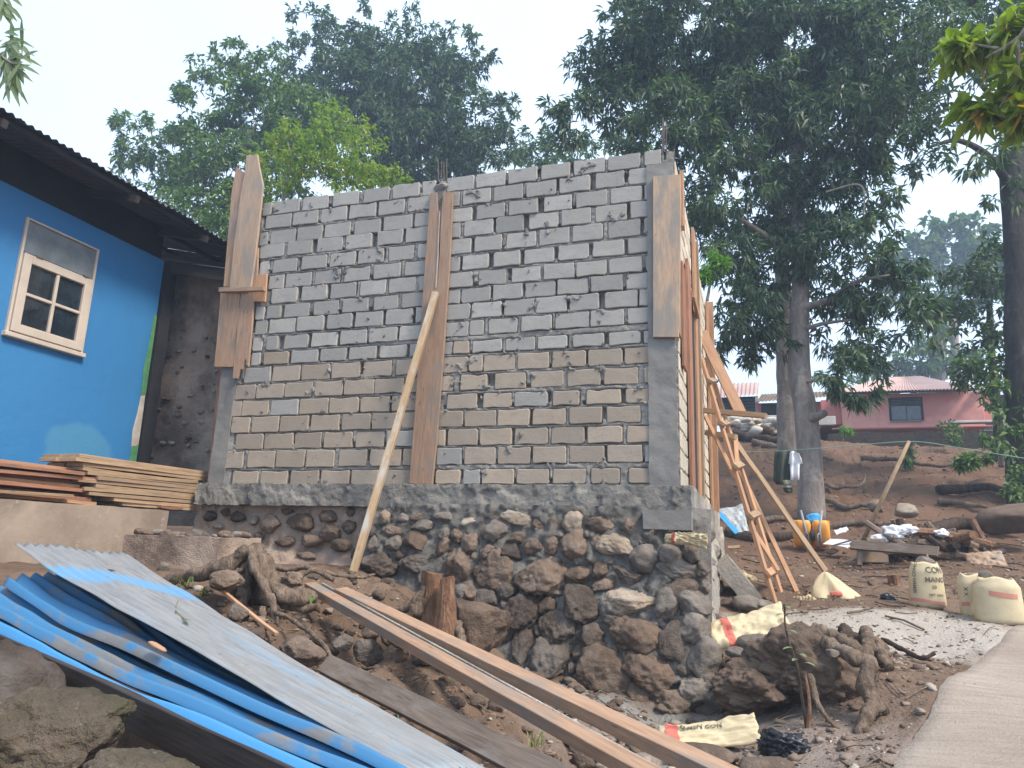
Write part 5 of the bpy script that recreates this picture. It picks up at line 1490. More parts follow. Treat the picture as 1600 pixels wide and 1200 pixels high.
# pointed bag held by the pole
pbg = empty('cement_bag', PY(1298, 935, 8.5), 'pointed cement bag standing over the foot of the long thin prop', 'cement bag', 'empty cement bags')
base = PY(1298, 934, 8.5); tip = PY(1289, 892, 8.5)
V = []; n_ = 36; lv = 14
for i in range(lv):
    t = i / (lv - 1)
    r = .21 * (1 - t) ** .75 + .012
    for j in range(n_):
        a_ = 2 * math.pi * j / n_
        rr = r * (1 + .16 * math.sin(5 * a_ + 3 * t) + .08 * math.sin(9 * a_))
        c_ = base * (1 - t) + tip * t
        V.append(c_ + np.array([rr * math.cos(a_) * (1.0 + .25 * (math.cos(a_) > 0) * (1 - t)), rr * .7 * math.sin(a_), 0]))
V = np.array(V); V = V + .012 * np.stack([fbm(V + 4 * k, 9, 3) for k in range(3)], 1)
F = [[i*n_+j, i*n_+(j+1)%n_, (i+1)*n_+(j+1)%n_, (i+1)*n_+j] for i in range(lv-1) for j in range(n_)] + [[(lv-1)*n_+j for j in range(n_)]]
mk('bag_paper', V, F, M['bag'], pbg, smooth=True)
V2, F2 = rock(base + np.array([.03, -.15, .05]), (.07, .03, .03), 4, 2); mk('red_print', V2, F2, M['bag_red'], pbg, smooth=True)

def sack(label, c, W, H, rot, seed, items=(), band=None, lean=0.0, fill='stone_grey', heap=(.09, .07), squash=.72, mat='bag'):
    """upright filled sack: rounded-box section, open crimped top with a heap inside"""
    e = empty('filled_sack', c, label, 'sack', 'filled sacks beside the path')
    n_ = 64; lv = 22
    def surf(th, h, off=0.0):
        th = np.asarray(th, float); h = np.asarray(h, float)
        rx = W / 2 * (1.0 + .05 * np.sin(h * 3.0 + seed) - .24 * np.clip(h - .80, 0, 1) / .20 - .22 * np.clip(.06 - h, 0, 1) / .06)
        ry = rx * squash
        ct, st_ = np.cos(th), np.sin(th)
        k = (np.abs(ct) ** 2.25 + np.abs(st_) ** 2.25) ** (-1 / 2.25)
        wr = 1 + .018 * fbm(np.stack([ct * 2 + seed, st_ * 2, h * 3], -1).reshape(-1, 3), 2.2, 4, .6).reshape(th.shape)
        x = (rx * wr + off) * k * ct; y = (ry * wr + off) * k * st_
        z = h * H
        xr = x * math.cos(rot) - y * math.sin(rot); yr = x * math.sin(rot) + y * math.cos(rot)
        return np.stack([c[0] + xr + lean * h * H, c[1] + yr, c[2] + z], -1)
    hs = np.linspace(0, 1, lv); ths = np.linspace(0, 2 * math.pi, n_, endpoint=False)
    TH, HH = np.meshgrid(ths, hs)
    top = .012 * np.sin(TH * 3 + seed) * (HH > .9) + .02 * np.cos(4 * TH) * (HH > .95)
    V = surf(TH, HH + top).reshape(-1, 3)
    rim = surf(ths, np.full(n_, .90)) * .0 + (surf(ths, np.full(n_, .93)) - np.array(c) - [0, 0, H * .93]) * .88 + np.array(c) + [0, 0, H * .9]
    V = np.vstack([V, rim, [np.array(c) + [lean * H, 0, H * .9]]])
    F = [[i*n_+j, i*n_+(j+1)%n_, (i+1)*n_+(j+1)%n_, (i+1)*n_+j] for i in range(lv) for j in range(n_)]
    F += [[lv*n_+j, lv*n_+(j+1)%n_, (lv+1)*n_] for j in range(n_)] + [[j for j in range(n_)][::-1]]
    mk('sack_cloth', V, F, M[mat], e, smooth=True)
    cV, cF = rock(np.array(c) + [lean * H, 0, H * .95], (W * .30, W * .26, heap[1]), 500 + seed, 3, .4)
    mk('sand_heap', cV, cF, M[fill], e, smooth=True)
    if band:
        t0, t1, h0, h1 = band
        TH, HH = np.meshgrid(np.linspace(t0, t1, 30), np.linspace(h0, h1, 4))
        V = surf(TH, HH + .03 * np.sin(TH * 2), .003).reshape(-1, 3)
        mk('red_band', V, (lambda I2: np.stack([I2[:-1, :-1], I2[:-1, 1:], I2[1:, 1:], I2[1:, :-1]], -1).reshape(-1, 4))(np.arange(TH.size).reshape(TH.shape)), M['print_red'] if len(band) == 4 else M['bag_red'], e, smooth=True)
    for body, size, th0, h0, vert, mname in items:
        tv_, tf = text_mesh(body, size)
        x, y = tv_[:, 0], tv_[:, 1]
        if vert: x, y = -y, x
        P = surf(th0 + x / (W * .5), h0 + y / H, .005)
        mk('printed_words', P, tf, M[mname], e)
    return e
FRONT = -math.pi / 2
c1 = PY(1450, 945, 8.0); c1[2] = hz(c1[0], c1[1]) - .01
sack('left filled sack with black lettering and a red band, heaped with sand', c1, .30, .42, -.1, 2,
     [('CON', .075, FRONT - .05, .78, False, 'print'), ('MANOK', .062, FRONT - .12, .58, False, 'print'), ('50', .04, FRONT + .25, .44, False, 'print'), ('NET 50KG', .028, FRONT + .05, .28, False, 'print'), ('SEMEN CONCH', .045, FRONT - .62, .32, True, 'print')],
     band=(FRONT - 1.2, FRONT + .95, .12, .19), heap=(.1, .09))
c2 = PY(1524, 963, 7.75); c2[2] = hz(c2[0], c2[1]) - .01
sack('middle filled sack with vertical black lettering, half behind the right one', c2, .245, .38, .35, 5,
     [('SEMENCO', .045, FRONT - .10, .28, True, 'print'), ('X X', .045, FRONT - .75, .50, True, 'print')], band=(FRONT - 1.4, FRONT - .72, .25, .34), heap=(.05, .04))
c3 = PY(1563, 974, 7.45); c3[2] = hz(c3[0], c3[1]) - .01
sack('right filled sack, plain and bulging, nearest the concrete path', c3, .345, .385, -.15, 7, [], band=(FRONT - .4, FRONT + .8, .60, .70), heap=(.03, .03))
for px, py, Y, r, lb in [(1541, 905, 7.6, .07, 'upright grey cement lump balanced on the middle sack'), (1557, 916, 7.5, .06, 'round grey cement lump on top of the right sack')]:
    V, F = rock(PY(px, py, Y), (r * 1.0, r, r * 1.15), int(px), 3, .4)
    tag(mk('cement_lump', V, F, M['stone_grey'], smooth=True), lb, 'cement lump')
st_ = plank('stake', PY(1449, 895, 8.0), PY(1449, 866, 8.0), .018, .015, M['wood_pale'], None); tag(st_, 'small pale stake standing in the sand of the left sack', 'stake')

# ------------------------------------------------------------------ blocks, rocks, rubbish along the side wall
V, F = rough_box((-.09, -.17, -.26), (.09, .17, .26), .03, .008, 61, 6)
R = np.array(Matrix.Rotation(math.radians(-38), 3, 'Y')) @ np.array(Matrix.Rotation(math.radians(10), 3, 'X'))
V = V @ R.T + PY(1153, 908, 8.2)
tag(mk('concrete_block', V, F, M['cement_light'], smooth=True), 'pale concrete block tilted against the foundation beside the ladder foot', 'concrete block')
for i, (px, py, Y, r, m_, lb) in enumerate([(1136, 945, 7.8, .10, 'stone_dark', 'dark round stone under the tilted concrete block'), (1168, 945, 7.7, .12, 'stone_grey', 'grey stone at the ladder foot, left one'),
    (1192, 948, 7.7, .09, 'stone_grey', 'grey stone right at the ladder foot'), (1180, 1005, 5.7, .10, 'stone_grey', 'grey stone under the large empty cement bag'), (1150, 1020, 5.6, .06, 'stone_grey', 'small stone under the left end of the large cement bag'),
    (1232, 985, 6.9, .09, 'cement_light', 'pale cement lump between cement bag and root ball'), (1115, 965, 7.0, .07, 'stone_dark', 'dark stone against the pale side of the foundation'),
    (1413, 797, 13.0, .17, 'stone_tan', 'brown rock on the bank, the larger of two'), (1366, 790, 13.2, .14, 'stone_brown', 'brown rock on the bank left of the larger one'),
    (1576, 812, 12.0, .34, 'clod', 'dark earth boulder at the right edge of the bank'), (1300, 862, 11.5, .07, 'stone_tan', 'small tan stone left of the bench'), (1455, 838, 12.0, .05, 'plastic_white', 'whitish pebble on the red soil behind the bench')]):
    V, F = rock(PY(px, py, Y), (r * 1.2, r, r * .75), 700 + i, 3, .35)
    tag(mk('stone' if i < 11 else 'white_lump', V, F, M[m_], smooth=True), lb, 'stone')
# black plastic bag by the path
V, F = ico(4)
V = V * (1 + .55 * fbm(V + 3, 1.6, 3) - .5 * np.abs(fbm(V + 9, 2.6, 3)))[:, None] * np.array([.13, .09, .07]) + PY(1220, 1163, 4.4)
tag(mk('plastic_bag', V, F, M['plastic_black'], smooth=True), 'crumpled black plastic bag on the ground near the path edge', 'plastic bag')
V, F = ico(3); V = V * (1 + .5 * fbm(V + 13, 1.6, 3))[:, None] * np.array([.07, .06, .06]) + PY(1388, 936, 8.3)
tag(mk('plastic_bag', V, F, M['plastic_black'], smooth=True), 'small black crumpled plastic lump in front of the cut log', 'plastic bag')
cl = log(None, PY(1400, 926, 9.2), PY(1397, 898, 9.2), .075, .075, 'root_red', 'cut_log', seed=9); tag(cl, 'upright cut log left of the filled sacks', 'log')
cp = plank('board_scrap', PY(1380, 917, 9.3), PY(1426, 922, 9.1), .10, .015, M['wood_form_pale'], None, up=(0, -.7, .7)); tag(cp, 'tan board scrap lying behind the upright cut log', 'board')
cp = plank('board_scrap', PY(1335, 930, 8.8), PY(1378, 932, 8.7), .05, .015, M['wood_form_pale'], None, up=(0, -.5, .8)); tag(cp, 'thin tan board scrap left of the black plastic lump', 'board')
for i, (px, py, Y, r) in enumerate([(1325, 905, 9.6, .2), (1345, 912, 9.4, .16), (1365, 905, 9.6, .15), (1300, 908, 9.8, .12)]):
    V, F = rock(PY(px, py + 4, Y), (r * 1.6, r, r * .5), 740 + i, 4, .5, 2, None, 1)
    tag(mk('earth_clod', V, F, M['clod'], smooth=True), ['largest earth clod, leftish, on the red ground before the bench', 'second earth clod from the left before the bench', 'right most earth clod, beside the upright cut log', 'small left most earth clod before the bench'][i], 'clod')

# bench, post, line, clothes
bn = empty('plank_bench', PY(1343, 883, 10.6), 'low weathered plank bench before the wood heap', 'bench')
plank('seat', PY(1330, 851, 10.7), PY(1466, 862, 10.2), .13, .04, M['wood_old'], bn, up=(0, -.88, .45))
plank('seat', PY(1330, 849, 10.9), PY(1466, 858, 10.5), .12, .04, M['wood_old'], bn, up=(0, -.2, 1))
plank('leg', PY(1343, 884, 10.6), PY(1343, 856, 10.7), .06, .06, M['wood_old'], bn, up=(0, -1, 0))
plank('leg', PY(1449, 876, 10.3), PY(1449, 860, 10.35), .05, .05, M['wood_old'], bn, up=(0, -1, 0))
po = empty('line_post', PY(1345, 850, 11.4), 'slanting pole that holds up the green clothes line', 'pole')
mk('pole', *tube([PY(1345, 852, 11.4), PY(1384, 768, 11.3), PY(1421, 689, 11.2)], [.033, .03, .025], 8), M['black_pole'], po, smooth=True)
cl1 = smooth_path([PY(1050, 702, 12.6), PY(1180, 706, 12.1), PY(1300, 699, 11.6), PY(1421, 690, 11.2), PY(1500, 700, 10.6), PY(1600, 716, 9.9), PY(1700, 730, 9.3)], 60)
tag(mk('clothes_line', *tube(cl1, .006, 5), M['rope']), 'thin green clothes line strung from the pole across the bank', 'clothes line')
def cloth(name, rows, Y, mat, label, t=.02, folds=.02, parent=None, seed=0):
    V = []; n_ = 12
    for k, (y, xl, xr) in enumerate(rows):
        for j in range(n_):
            s = j / (n_ - 1)
            p = PY(xl + (xr - xl) * s, y, Y + folds * math.sin(s * 9 + k * .25 + seed) + .008 * math.sin(k * 1.3 + s * 4))
            V.append(p)
    V = np.array(V); m_ = len(rows)
    I = np.arange(m_ * n_).reshape(m_, n_)
    F = np.stack([I[:-1, :-1], I[1:, :-1], I[1:, 1:], I[:-1, 1:]], -1).reshape(-1, 4)
    V2 = V + np.array([0, t, 0]); F2 = F[:, ::-1] + len(V)
    ed = []
    for line in (I[0, :], I[-1, ::-1], I[::-1, 0], I[:, -1]):
        ed.append(np.stack([line[:-1], line[1:], line[1:] + len(V), line[:-1] + len(V)], -1))
    o = mk(name, np.vstack([V, V2]), np.vstack([F, F2] + ed), M[mat], parent, smooth=True)
    if label: tag(o, label, 'clothing')
    return o
tr_ = empty('hanging_trousers', PY(1222, 768, 12.0), 'olive green trousers with a striped cuff hanging on the line', 'clothing')
cloth('trousers_cloth', [(703,1211,1234),(712,1210,1235),(725,1209,1236),(738,1209,1236),(750,1208,1236),(757,1213,1236)], 12.0, 'cloth_green', None, .03, .04, tr_)
cloth('striped_cuff', [(750,1221,1236),(755,1222,1236),(757,1222,1237)], 11.97, 'cloth_stripe', None, .03, .02, tr_)
cloth('striped_cuff', [(759,1222,1237),(762,1223,1238)], 11.97, 'cloth_stripe', None, .03, .02, tr_)
cloth('cuff', [(762,1223,1238),(767,1225,1239),(770,1228,1237)], 11.98, 'cloth_green', None, .03, .02, tr_)
cloth('hanging_shirt', [(705,1237,1243),(708,1234,1248),(716,1233,1252),(724,1232,1254),(725,1234,1250),(732,1234,1249),(740,1235,1249),(750,1235,1249)], 11.95, 'cloth_white', 'small white shirt hanging on the line beside the green trousers', .02, .03, None, 2)

# wheelbarrow standing on end against the trunk
wbw = empty('wheelbarrow', PY(1268, 853, 12.0), 'orange wheelbarrow standing upright against the nearer trunk', 'wheelbarrow')
def shell(c, w_, h_, d_, mat, name):
    n_ = 24; m_ = 16
    V = []
    for i in range(m_):
        ph = -math.pi / 2 + math.pi * i / (m_ - 1)
        for j in range(n_):
            th = math.pi * j / (n_ - 1)
            x = -math.copysign(abs(math.cos(th)) ** .45, math.cos(th)); y = -math.sin(th) ** .6
            s = math.cos(ph) ** .35 if math.cos(ph) > 0 else 0
            z = math.copysign(abs(math.sin(ph)) ** .7, math.sin(ph))
            V.append(c + np.array([x * w_ / 2 * (s * .92 + .08), y * d_ * (s * .9 + .1) + z * -.05, z * h_ / 2]))
    I = np.arange(n_ * m_).reshape(m_, n_)
    F = np.stack([I[:-1, :-1], I[:-1, 1:], I[1:, 1:], I[1:, :-1]], -1).reshape(-1, 4)
    return mk(name, np.array(V), F, mat, wbw, smooth=True)
cW = PY(1268, 834, 12.0)
shell(cW + np.array([-.125, 0, 0]), .25, .40, .16, M['orange_tub'], 'tub')
shell(cW + np.array([.125, 0, 0]), .25, .40, .16, M['orange_tub'], 'tub')
mk('tub_rim', *bbox_(cW + np.array([-.26, .0, -.21]), cW + np.array([.26, .04, .2]), .015), M['orange_tub'], wbw)
for dx in (-.1, .11):
    mk('handle', *tube([cW + np.array([dx, -.2, -.18]), cW + np.array([dx * .9, -.2, .05]), cW + np.array([dx * 1.4, -.12, .34])], .018, 8), M['grey_metal'], wbw, smooth=True)
    mk('leg', *tube([cW + np.array([dx * .6, -.2, -.2]), cW + np.array([dx * .6, -.24, -.02]), cW + np.array([dx, -.18, .02])], .012, 8), M['grey_metal'], wbw, smooth=True)
V, F = tube([cW + np.array([-.028, -.22, -.03]), cW + np.array([.028, -.22, -.03])], .085, 20); mk('wheel', V, F, M['tyre'], wbw, smooth=False)
V, F = rock(cW + np.array([0.02, .02, .23]), (.12, .08, .09), 4, 3, .5); mk('blue_plastic_tub', V, F, M['blue_plastic'], smooth=True); tag(bpy.data.objects['blue_plastic_tub'], 'bit of blue plastic behind the top of the orange wheelbarrow', 'plastic')
for (a, b, w2, mm, lb, cc) in [((1292,846,11.6),(1330,852,11.4),.22,'plastic_white','greyish white paper sheet on the ground right of the wheelbarrow','paper'), ((1305,832,11.8),(1325,826,11.8),.12,'plastic_white','small bright printed carton above the white paper','carton')]:
    o = plank('paper_sheet', PY(*a), PY(*b), w2, .01, M[mm], None, up=(.1, -.5, .85), warp=.03); tag(o, lb, cc)
o = plank('batten', PY(1290, 856, 11.4), PY(1338, 842, 11.4), .03, .02, M['wood_old'], None); tag(o, 'grey batten lying across the white paper sheet', 'batten')
o = plank('board_scrap', PY(1137, 855, 10.5), PY(1156, 854, 10.5), .06, .015, M['wood_pale'], None, up=(0, -.6, .8)); tag(o, 'pale wood scrap raised on the red ground behind the ladder', 'wood scrap')
# leaning corrugated sheet behind the ladder
sheet('small grey corrugated sheet with a blue edge, leaning behind the ladder', PY(1121, 796, 11.6), PY(1160, 788, 11.6), (PY(1154, 832, 10.9) - PY(1121, 796, 11.6), PY(1170, 828, 10.9) - PY(1160, 788, 11.6)), M['sheet_zinc'], 7, 0, .012, 3)
del bpy.data.objects[sorted(o.name for o in bpy.data.objects if o.name.startswith('corrugated_sheet'))[-1]]['group']
o = plank('blue_edge_strip', PY(1119, 797, 11.5), PY(1152, 833, 10.8), .07, .012, M['blue_plastic'], None, up=(0, -.8, .5)); tag(o, 'bright blue strip along the edge of the leaning grey sheet', 'strip')

# wood heap with white plastic behind the bench
for i in range(58):
    px, py = rg.uniform(1380, 1495), rg.uniform(838, 872); Y = rg.uniform(10.9, 11.5)
    if i > 44: px, py = rg.uniform(1480, 1545), rg.uniform(858, 884)
    c_ = PY(px, py, Y); d_ = nrm([rg.normal(), rg.normal() * .4, rg.normal() * .35]); L_ = rg.uniform(.15, .5); r_ = rg.uniform(.025, .06); c_[2] = max(c_[2], hz(c_[0], c_[1]) + r_)
    P = smooth_path([c_ - d_ * L_, c_ + rg.normal(size=3) * .03, c_ + d_ * L_], 7)
    V, F = tube(P, r_, 7, True, .06, i)
    tag(mk('firewood', V, F, M[['root', 'root_red', 'root_dark', 'wood_old'][i % 4]], smooth=False), 'crooked stick in the firewood heap behind the bench', 'firewood', 'sticks of the firewood heap')
for px, py, r, lb in [(1398, 832, .125, 'crumpled white plastic on top of the firewood heap, biggest one'), (1372, 843, .10, 'crumpled white plastic left on the firewood heap'), (1414, 829, .11, 'crumpled white plastic at the right end of the heap top'), (1472, 833, .08, 'flattened white plastic cup on the bank')]:
    V, F = ico(3); V = V * (1 + .6 * fbm(V + px, 1.8, 3) - .3 * np.abs(fbm(V + py, 3, 2)))[:, None] * np.array([r * 1.2, r * .7, r * .7]) + PY(px, py, 11.0)
    tag(mk('plastic_scrap', V, F, M['plastic_white'], smooth=True), lb, 'plastic')
V, F = bbox_((-.17, -.1, -.11), (.17, .1, .11), .01); V = V @ np.array(Matrix.Rotation(.2, 3, 'Z')).T + PY(1363, 866, 11.0)
tag(mk('tan_box', V, F, M['wood_form_pale']), 'small tan cardboard box under the left part of the bench', 'box')
V, F, *_r = pillow(PY(1541, 876, 10.8), (1, 0, .1), (0, 1, 0), (0, -.7, .7), .42, .3, .06, 33, wr=.3)
tag(mk('cardboard_piece', V, F, M['wood_form_pale'], smooth=True), 'crumpled tan cardboard right of the firewood heap', 'cardboard')
# exposed roots on the bank
bk = [([(1290,778,15),(1320,790,14.5),(1352,786,14.3),(1380,800,14)],.05,.03), ([(1270,745,16),(1310,752,15.6),(1345,742,15.4),(1352,722,16)],.04,.02), ([(1345,700,18),(1400,708,17.8),(1450,718,17.2),(1520,722,17)],.06,.03),
      ([(1380,846,12),(1440,830,12.2),(1490,806,12.8),(1540,812,12.8),(1600,806,12.8)],.13,.07), ([(1468,764,15),(1500,756,15.2),(1560,758,15),(1600,770,14.6)],.10,.05), ([(1465,780,14.5),(1500,782,14.3),(1540,786,14)],.06,.03), ([(1120,800,14),(1170,812,13.5),(1230,806,13.6)],.08,.05),
      ([(1135,835,12.6),(1180,842,12.4),(1240,838,12.6)],.11,.08), ([(1175,690,20),(1230,700,19.5),(1300,712,18.5)],.10,.04), ([(1130,668,21),(1180,684,20.5),(1240,690,20)],.16,.08), ([(1300,822,13.2),(1340,812,13.2),(1375,820,13)],.06,.03)]
RL = ['root on the bank just right of the wheelbarrow trunk', 'crooked root looping up the bank right of the nearer trunk', 'long root along the upper bank behind the leaning pole top',
      'thick root running up from the firewood heap to the right edge', 'thick dark root on the right part of the bank under the weeds', 'thin root under the thick dark one on the right bank', 'root at the bank foot behind the ladder',
      'fat dark root lying at the bank foot left of the wheelbarrow', 'root at the bank top between trunks and retaining wall', 'massive dark root beneath the pale rubble heap', 'short root above the bench, left of the white plastic']
for i, (pts, r0, r1) in enumerate(bk):
    P = smooth_path([PY(*q) for q in pts], 26)
    P = P + .05 * np.stack([fbm(P * 2 + 7 * k, 1.5, 3) for k in range(3)], 1)
    P[:, 2] = P[:, 2] * .5 + .5 * (np.array([hz(x, y) for x, y, _ in P]) + r0 * .5)
    V, F = tube(P, np.linspace(r0, r1, 26), 8, True, .06, i)
    tag(mk('bank_root', V, F, M['root_dark' if i in (3, 4, 7, 9) else 'root'], smooth=True), RL[i], 'root', 'roots on the earth bank')

# ================================================================== FAR BUILDINGS
ph = empty('pink_house', PY(1400, 668, 25), 'long low coral pink house with dark louvred window on top of the bank', 'house')
YH = 25.0
def hp(px, py, Y=YH): return PY(px, py, Y)
def hbox(px0, py0, px1, py1, Y, depth, mat, name, parent, b=.01):
    a = PY(px0, py1, Y); c = PY(px1, py0, Y)
    return mk(name, *bbox_((min(a[0], c[0]), Y, min(a[2], c[2])), (max(a[0], c[0]), Y + depth, max(a[2], c[2])), b), mat, parent)
hbox(1318, 611, 1534, 672, YH, 5, M['pink_wall'], 'wall', ph)
hbox(1534, 614, 1550, 660, YH + .3, 3, M['pink_wall'], 'wall', ph)
hbox(1548, 616, 1578, 660, YH + .5, .2, M['dark_interior'], 'dark_opening', ph)
hbox(1285, 624, 1317, 664, YH + .2, 4, M['red_wall'], 'wall', ph)
hbox(1300, 664, 1556, 671, YH - .12, .12, M['red_wall'], 'base_band', ph)
wnd = empty('window', PY(1416, 658, YH), None, parent=ph)
hbox(1391, 620, 1441, 658, YH - .03, .05, M['dark_interior'], 'window_frame', wnd)
for k in range(4):
    hbox(1393, 621.5 + k * 2.6, 1439, 623.0 + k * 2.6, YH - .06, .02, M['grey_metal'], 'louvre', wnd)
hbox(1394, 634, 1415, 656, YH - .05, .015, M['pane_dark'], 'pane', wnd)
hbox(1418, 634, 1438, 656, YH - .05, .015, M['pane_dark'], 'pane', wnd)
hbox(1391, 656.5, 1442, 659, YH - .08, .05, M['grey_metal'], 'sill', wnd)
def roofq(name, pts, mat, parent, t=.08, n=26, amp=.018):
    a, b, c_, d_ = [np.array(p) for p in pts]       # eave left, eave right, ridge right, ridge left
    V, F = corrugated(a, d_, c_, b, n, amp, 4, 6)
    return mk(name, V, F, mat, parent, smooth=True)
roofq('roof_sheet', (hp(1296, 613, 24.4), hp(1528, 607, 24.4), hp(1440, 588, 29), hp(1385, 590, 29)), M['roof_pink'], ph, n=44)
roofq('roof_sheet', (hp(1528, 608, 24.4), hp(1562, 612, 25.6), hp(1530, 604, 28), hp(1500, 604, 28)), M['roof_pink'], ph, n=6)
hbox(1300, 610, 1530, 613, 24.5, .05, M['roof_dark'], 'eave_shadow_board', ph)
wr_ = empty('white_roof_shed', hp(1500, 604, 31), 'white sheet roof peeking up behind the pink house', 'shed')
roofq('roof_sheet', (hp(1466, 607, 30), hp(1520, 607, 30), hp(1516, 594, 33), hp(1478, 594, 33)), M['roof_white'], wr_, n=8)
hbox(1470, 606, 1518, 625, 30.3, 2, M['dark_interior'], 'wall', wr_)
rh = empty('red_annex', hp(1240, 660, 26), 'dull red annex wall behind the two trunks, left of the pink house', 'house')
hbox(1184, 627, 1290, 658, 26, 3, M['red_wall'], 'wall', rh)
hbox(1190, 630, 1214, 652, 25.95, .05, M['dark_interior'], 'dark_opening', rh)
roofq('roof_sheet', (hp(1182, 628, 25.5), hp(1318, 618, 25.5), hp(1310, 611, 28), hp(1190, 616, 28)), M['stone_brown'], rh, n=24)
sh = empty('red_roof_shed', hp(1150, 640, 26), 'shed with a rusty red corrugated roof and dark slat wall beyond the ladder', 'shed')
roofq('roof_sheet', (hp(1095, 624, 25.6), hp(1184, 616, 25.6), hp(1186, 597, 29), hp(1095, 602, 29)), M['roof_pink'], sh, n=14, amp=.03)
hbox(1096, 619, 1183, 645, 26.2, 2.5, M['slat_dark'], 'wall', sh)
for k in range(4): hbox(1096, 622 + k * 5, 1182, 623.4 + k * 5, 26.14, .04, M['dark_interior'], 'slat', sh)
hbox(1181, 618, 1185, 655, 26.1, .2, M['white_block'], 'corner_post', sh)
bw = empty('block_parapet', hp(1275, 668, 23.8), 'low whitish block wall crossing behind the trunks', 'wall')
for a, b in ((1100, 1243), (1243, 1276), (1276, 1306)):
    hbox(a + .7, 650 if a > 1200 else 648, b - .7, 664, 23.8, .2, M['white_block'], 'block', bw)
rw = empty('retaining_wall', hp(1430, 690, 23.6), 'dark mossy retaining wall under the pink house', 'wall')
a = PY(1296, 700, 23.6); c_ = PY(1600, 671, 23.6)
mk('wall_face', *rough_box((a[0], 23.6, a[2] - .6), (c_[0] + 3, 24.3, c_[2] - .02), .2, .07, 80, 1.5), M['retaining'], rw, smooth=True)
hbox(1478, 655, 1600, 661, 23.9, .3, M['white_block'], 'coping', rw)
# rubble heap by the parapet: each stone a thing
for i in range(90):
    px = rg.uniform(1125, 1218); py = 652 + abs(px - 1165) * .12 + rg.uniform(0, 20)
    if px < 1150 and py > 664: py = 655 + rg.uniform(0, 7)
    r = rg.uniform(.10, .2)
    V, F = rock(PY(px, py, 22.2 + rg.uniform(-.4, .4)), (r * 1.2, r, r * .7), 1200 + i, 1, .3)
    tag(mk('rubble_stone', V, F, M['white_block'] if i % 3 else M['stone_tan'], smooth=False), 'pale stone in the rubble heap at the end of the block parapet', 'stone', 'rubble heap stones')

# ================================================================== TREES
def leaves(C, O, per, L, Wd, droop, seed, spread=.85, jit=.03):
    """whorls of pointed leaves at C, pointing outward along O"""
    r = np.random.default_rng(seed)
    N = len(C)
    C = np.repeat(C, per, 0); O = np.repeat(O, per, 0); n = len(C)
    D = O * .5 + r.normal(size=(n, 3)) * spread; D[:, 2] -= droop
    D /= np.linalg.norm(D, axis=1)[:, None] + 1e-9
    S = np.cross(D, r.normal(size=(n, 3)) * .5 + np.array([0, 0, 1.0])); S /= np.linalg.norm(S, axis=1)[:, None] + 1e-9
    Nn = np.cross(S, D)
    Ln = (L * r.uniform(.6, 1.2, n))[:, None]; Wn = (Wd * r.uniform(.7, 1.2, n))[:, None]
    B = C + r.normal(size=(n, 3)) * jit
    mid = B + D * Ln * .45
    a = mid + S * Wn * .5 + Nn * Wn * .15; b = mid - S * Wn * .5 + Nn * Wn * .15
    t = B + D * Ln; t[:, 2] -= Ln[:, 0] * .22
    V = np.stack([B, a, t, b], 1).reshape(-1, 3)
    i = np.arange(n) * 4
    F = np.concatenate([np.stack([i, i + 1, i + 2], 1), np.stack([i, i + 2, i + 3], 1)], 0)
    return V, F
def crown_points(blobs, dens, seed, shell=.55, flat=1.0):
    r = np.random.default_rng(seed)
    Cs, Os = [], []
    for px, py, rp, Y in blobs:
        c = PY(px, py, Y); D_ = np.dot(c - EYE, FWD); R = rp / FPX * D_
        # sub-clumps make the outline lobed, with gaps
        nc = max(5, int(dens * 2.6 * (R ** 2)))
        d = r.normal(size=(nc, 3)); d /= np.linalg.norm(d, axis=1)[:, None]
        cc = c + d * (R * r.uniform(.35, .92, nc) ** .7)[:, None] * np.array([1, 1, flat])
        cr_ = np.clip(R * r.uniform(.12, .28, nc), min(.2, R * .3), .75)
        k = np.maximum(5, (dens * 12 * cr_ ** 2)).astype(int)
        idx = np.repeat(np.arange(nc), k)
        dd = r.normal(size=(len(idx), 3)); dd /= np.linalg.norm(dd, axis=1)[:, None]
        rr = r.uniform(shell, 1.05, len(idx)) ** .6
        Cs.append(cc[idx] + dd * (cr_[idx] * rr)[:, None] * np.array([1, 1, .8])); Os.append(dd * .7 + d[idx] * .6)
    return np.vstack(Cs), np.vstack(Os)
def tree(label, trunk, blobs, lm, L=.16, Wd=.045, dens=30, per=7, droop=.5, seed=0, bark='bark', limbs=(), cat='tree', name='tree', group=None, cap=None, shell=.55, spread=.85):
    base = PY(*trunk[0][0][0]) if trunk else PY(*blobs[0][:2], blobs[0][3])
    e = empty(name, base, label, cat, group)
    for k, (pts, r0, r1) in enumerate(trunk):
        P = smooth_path([PY(*q) for q in pts], 30)
        V, F = tube(P, np.linspace(r0, r1, 30), 16, True, 0, seed + k)
        V = V + r0 * .22 * np.stack([fbm(V + 9 * j, 1.6 / max(r0, .1) * .3, 3) for j in range(3)], 1)
        mk('trunk', V, F, M[bark], e, smooth=True)
    for k, (pts, r0, r1) in enumerate(limbs):
        P = smooth_path([PY(*q) for q in pts], 18)
        V, F = tube(P, np.linspace(r0, r1, 18), 8, True, .03, seed + 50 + k)
        mk('branch', V, F, M[bark], e, smooth=True)
    C, O = crown_points(blobs, dens, seed, shell)
    if cap and len(C) > cap:
        q = np.random.default_rng(1).permutation(len(C))[:cap]; C, O = C[q], O[q]
    V, F = leaves(C, O, per, L, Wd, droop, seed + 1, spread)
    mk('crown', V, F, M[lm], e)
    LEAFCOUNT.append((label[:30], len(F)))
    return e
LEAFCOUNT = []
YB = 14.5
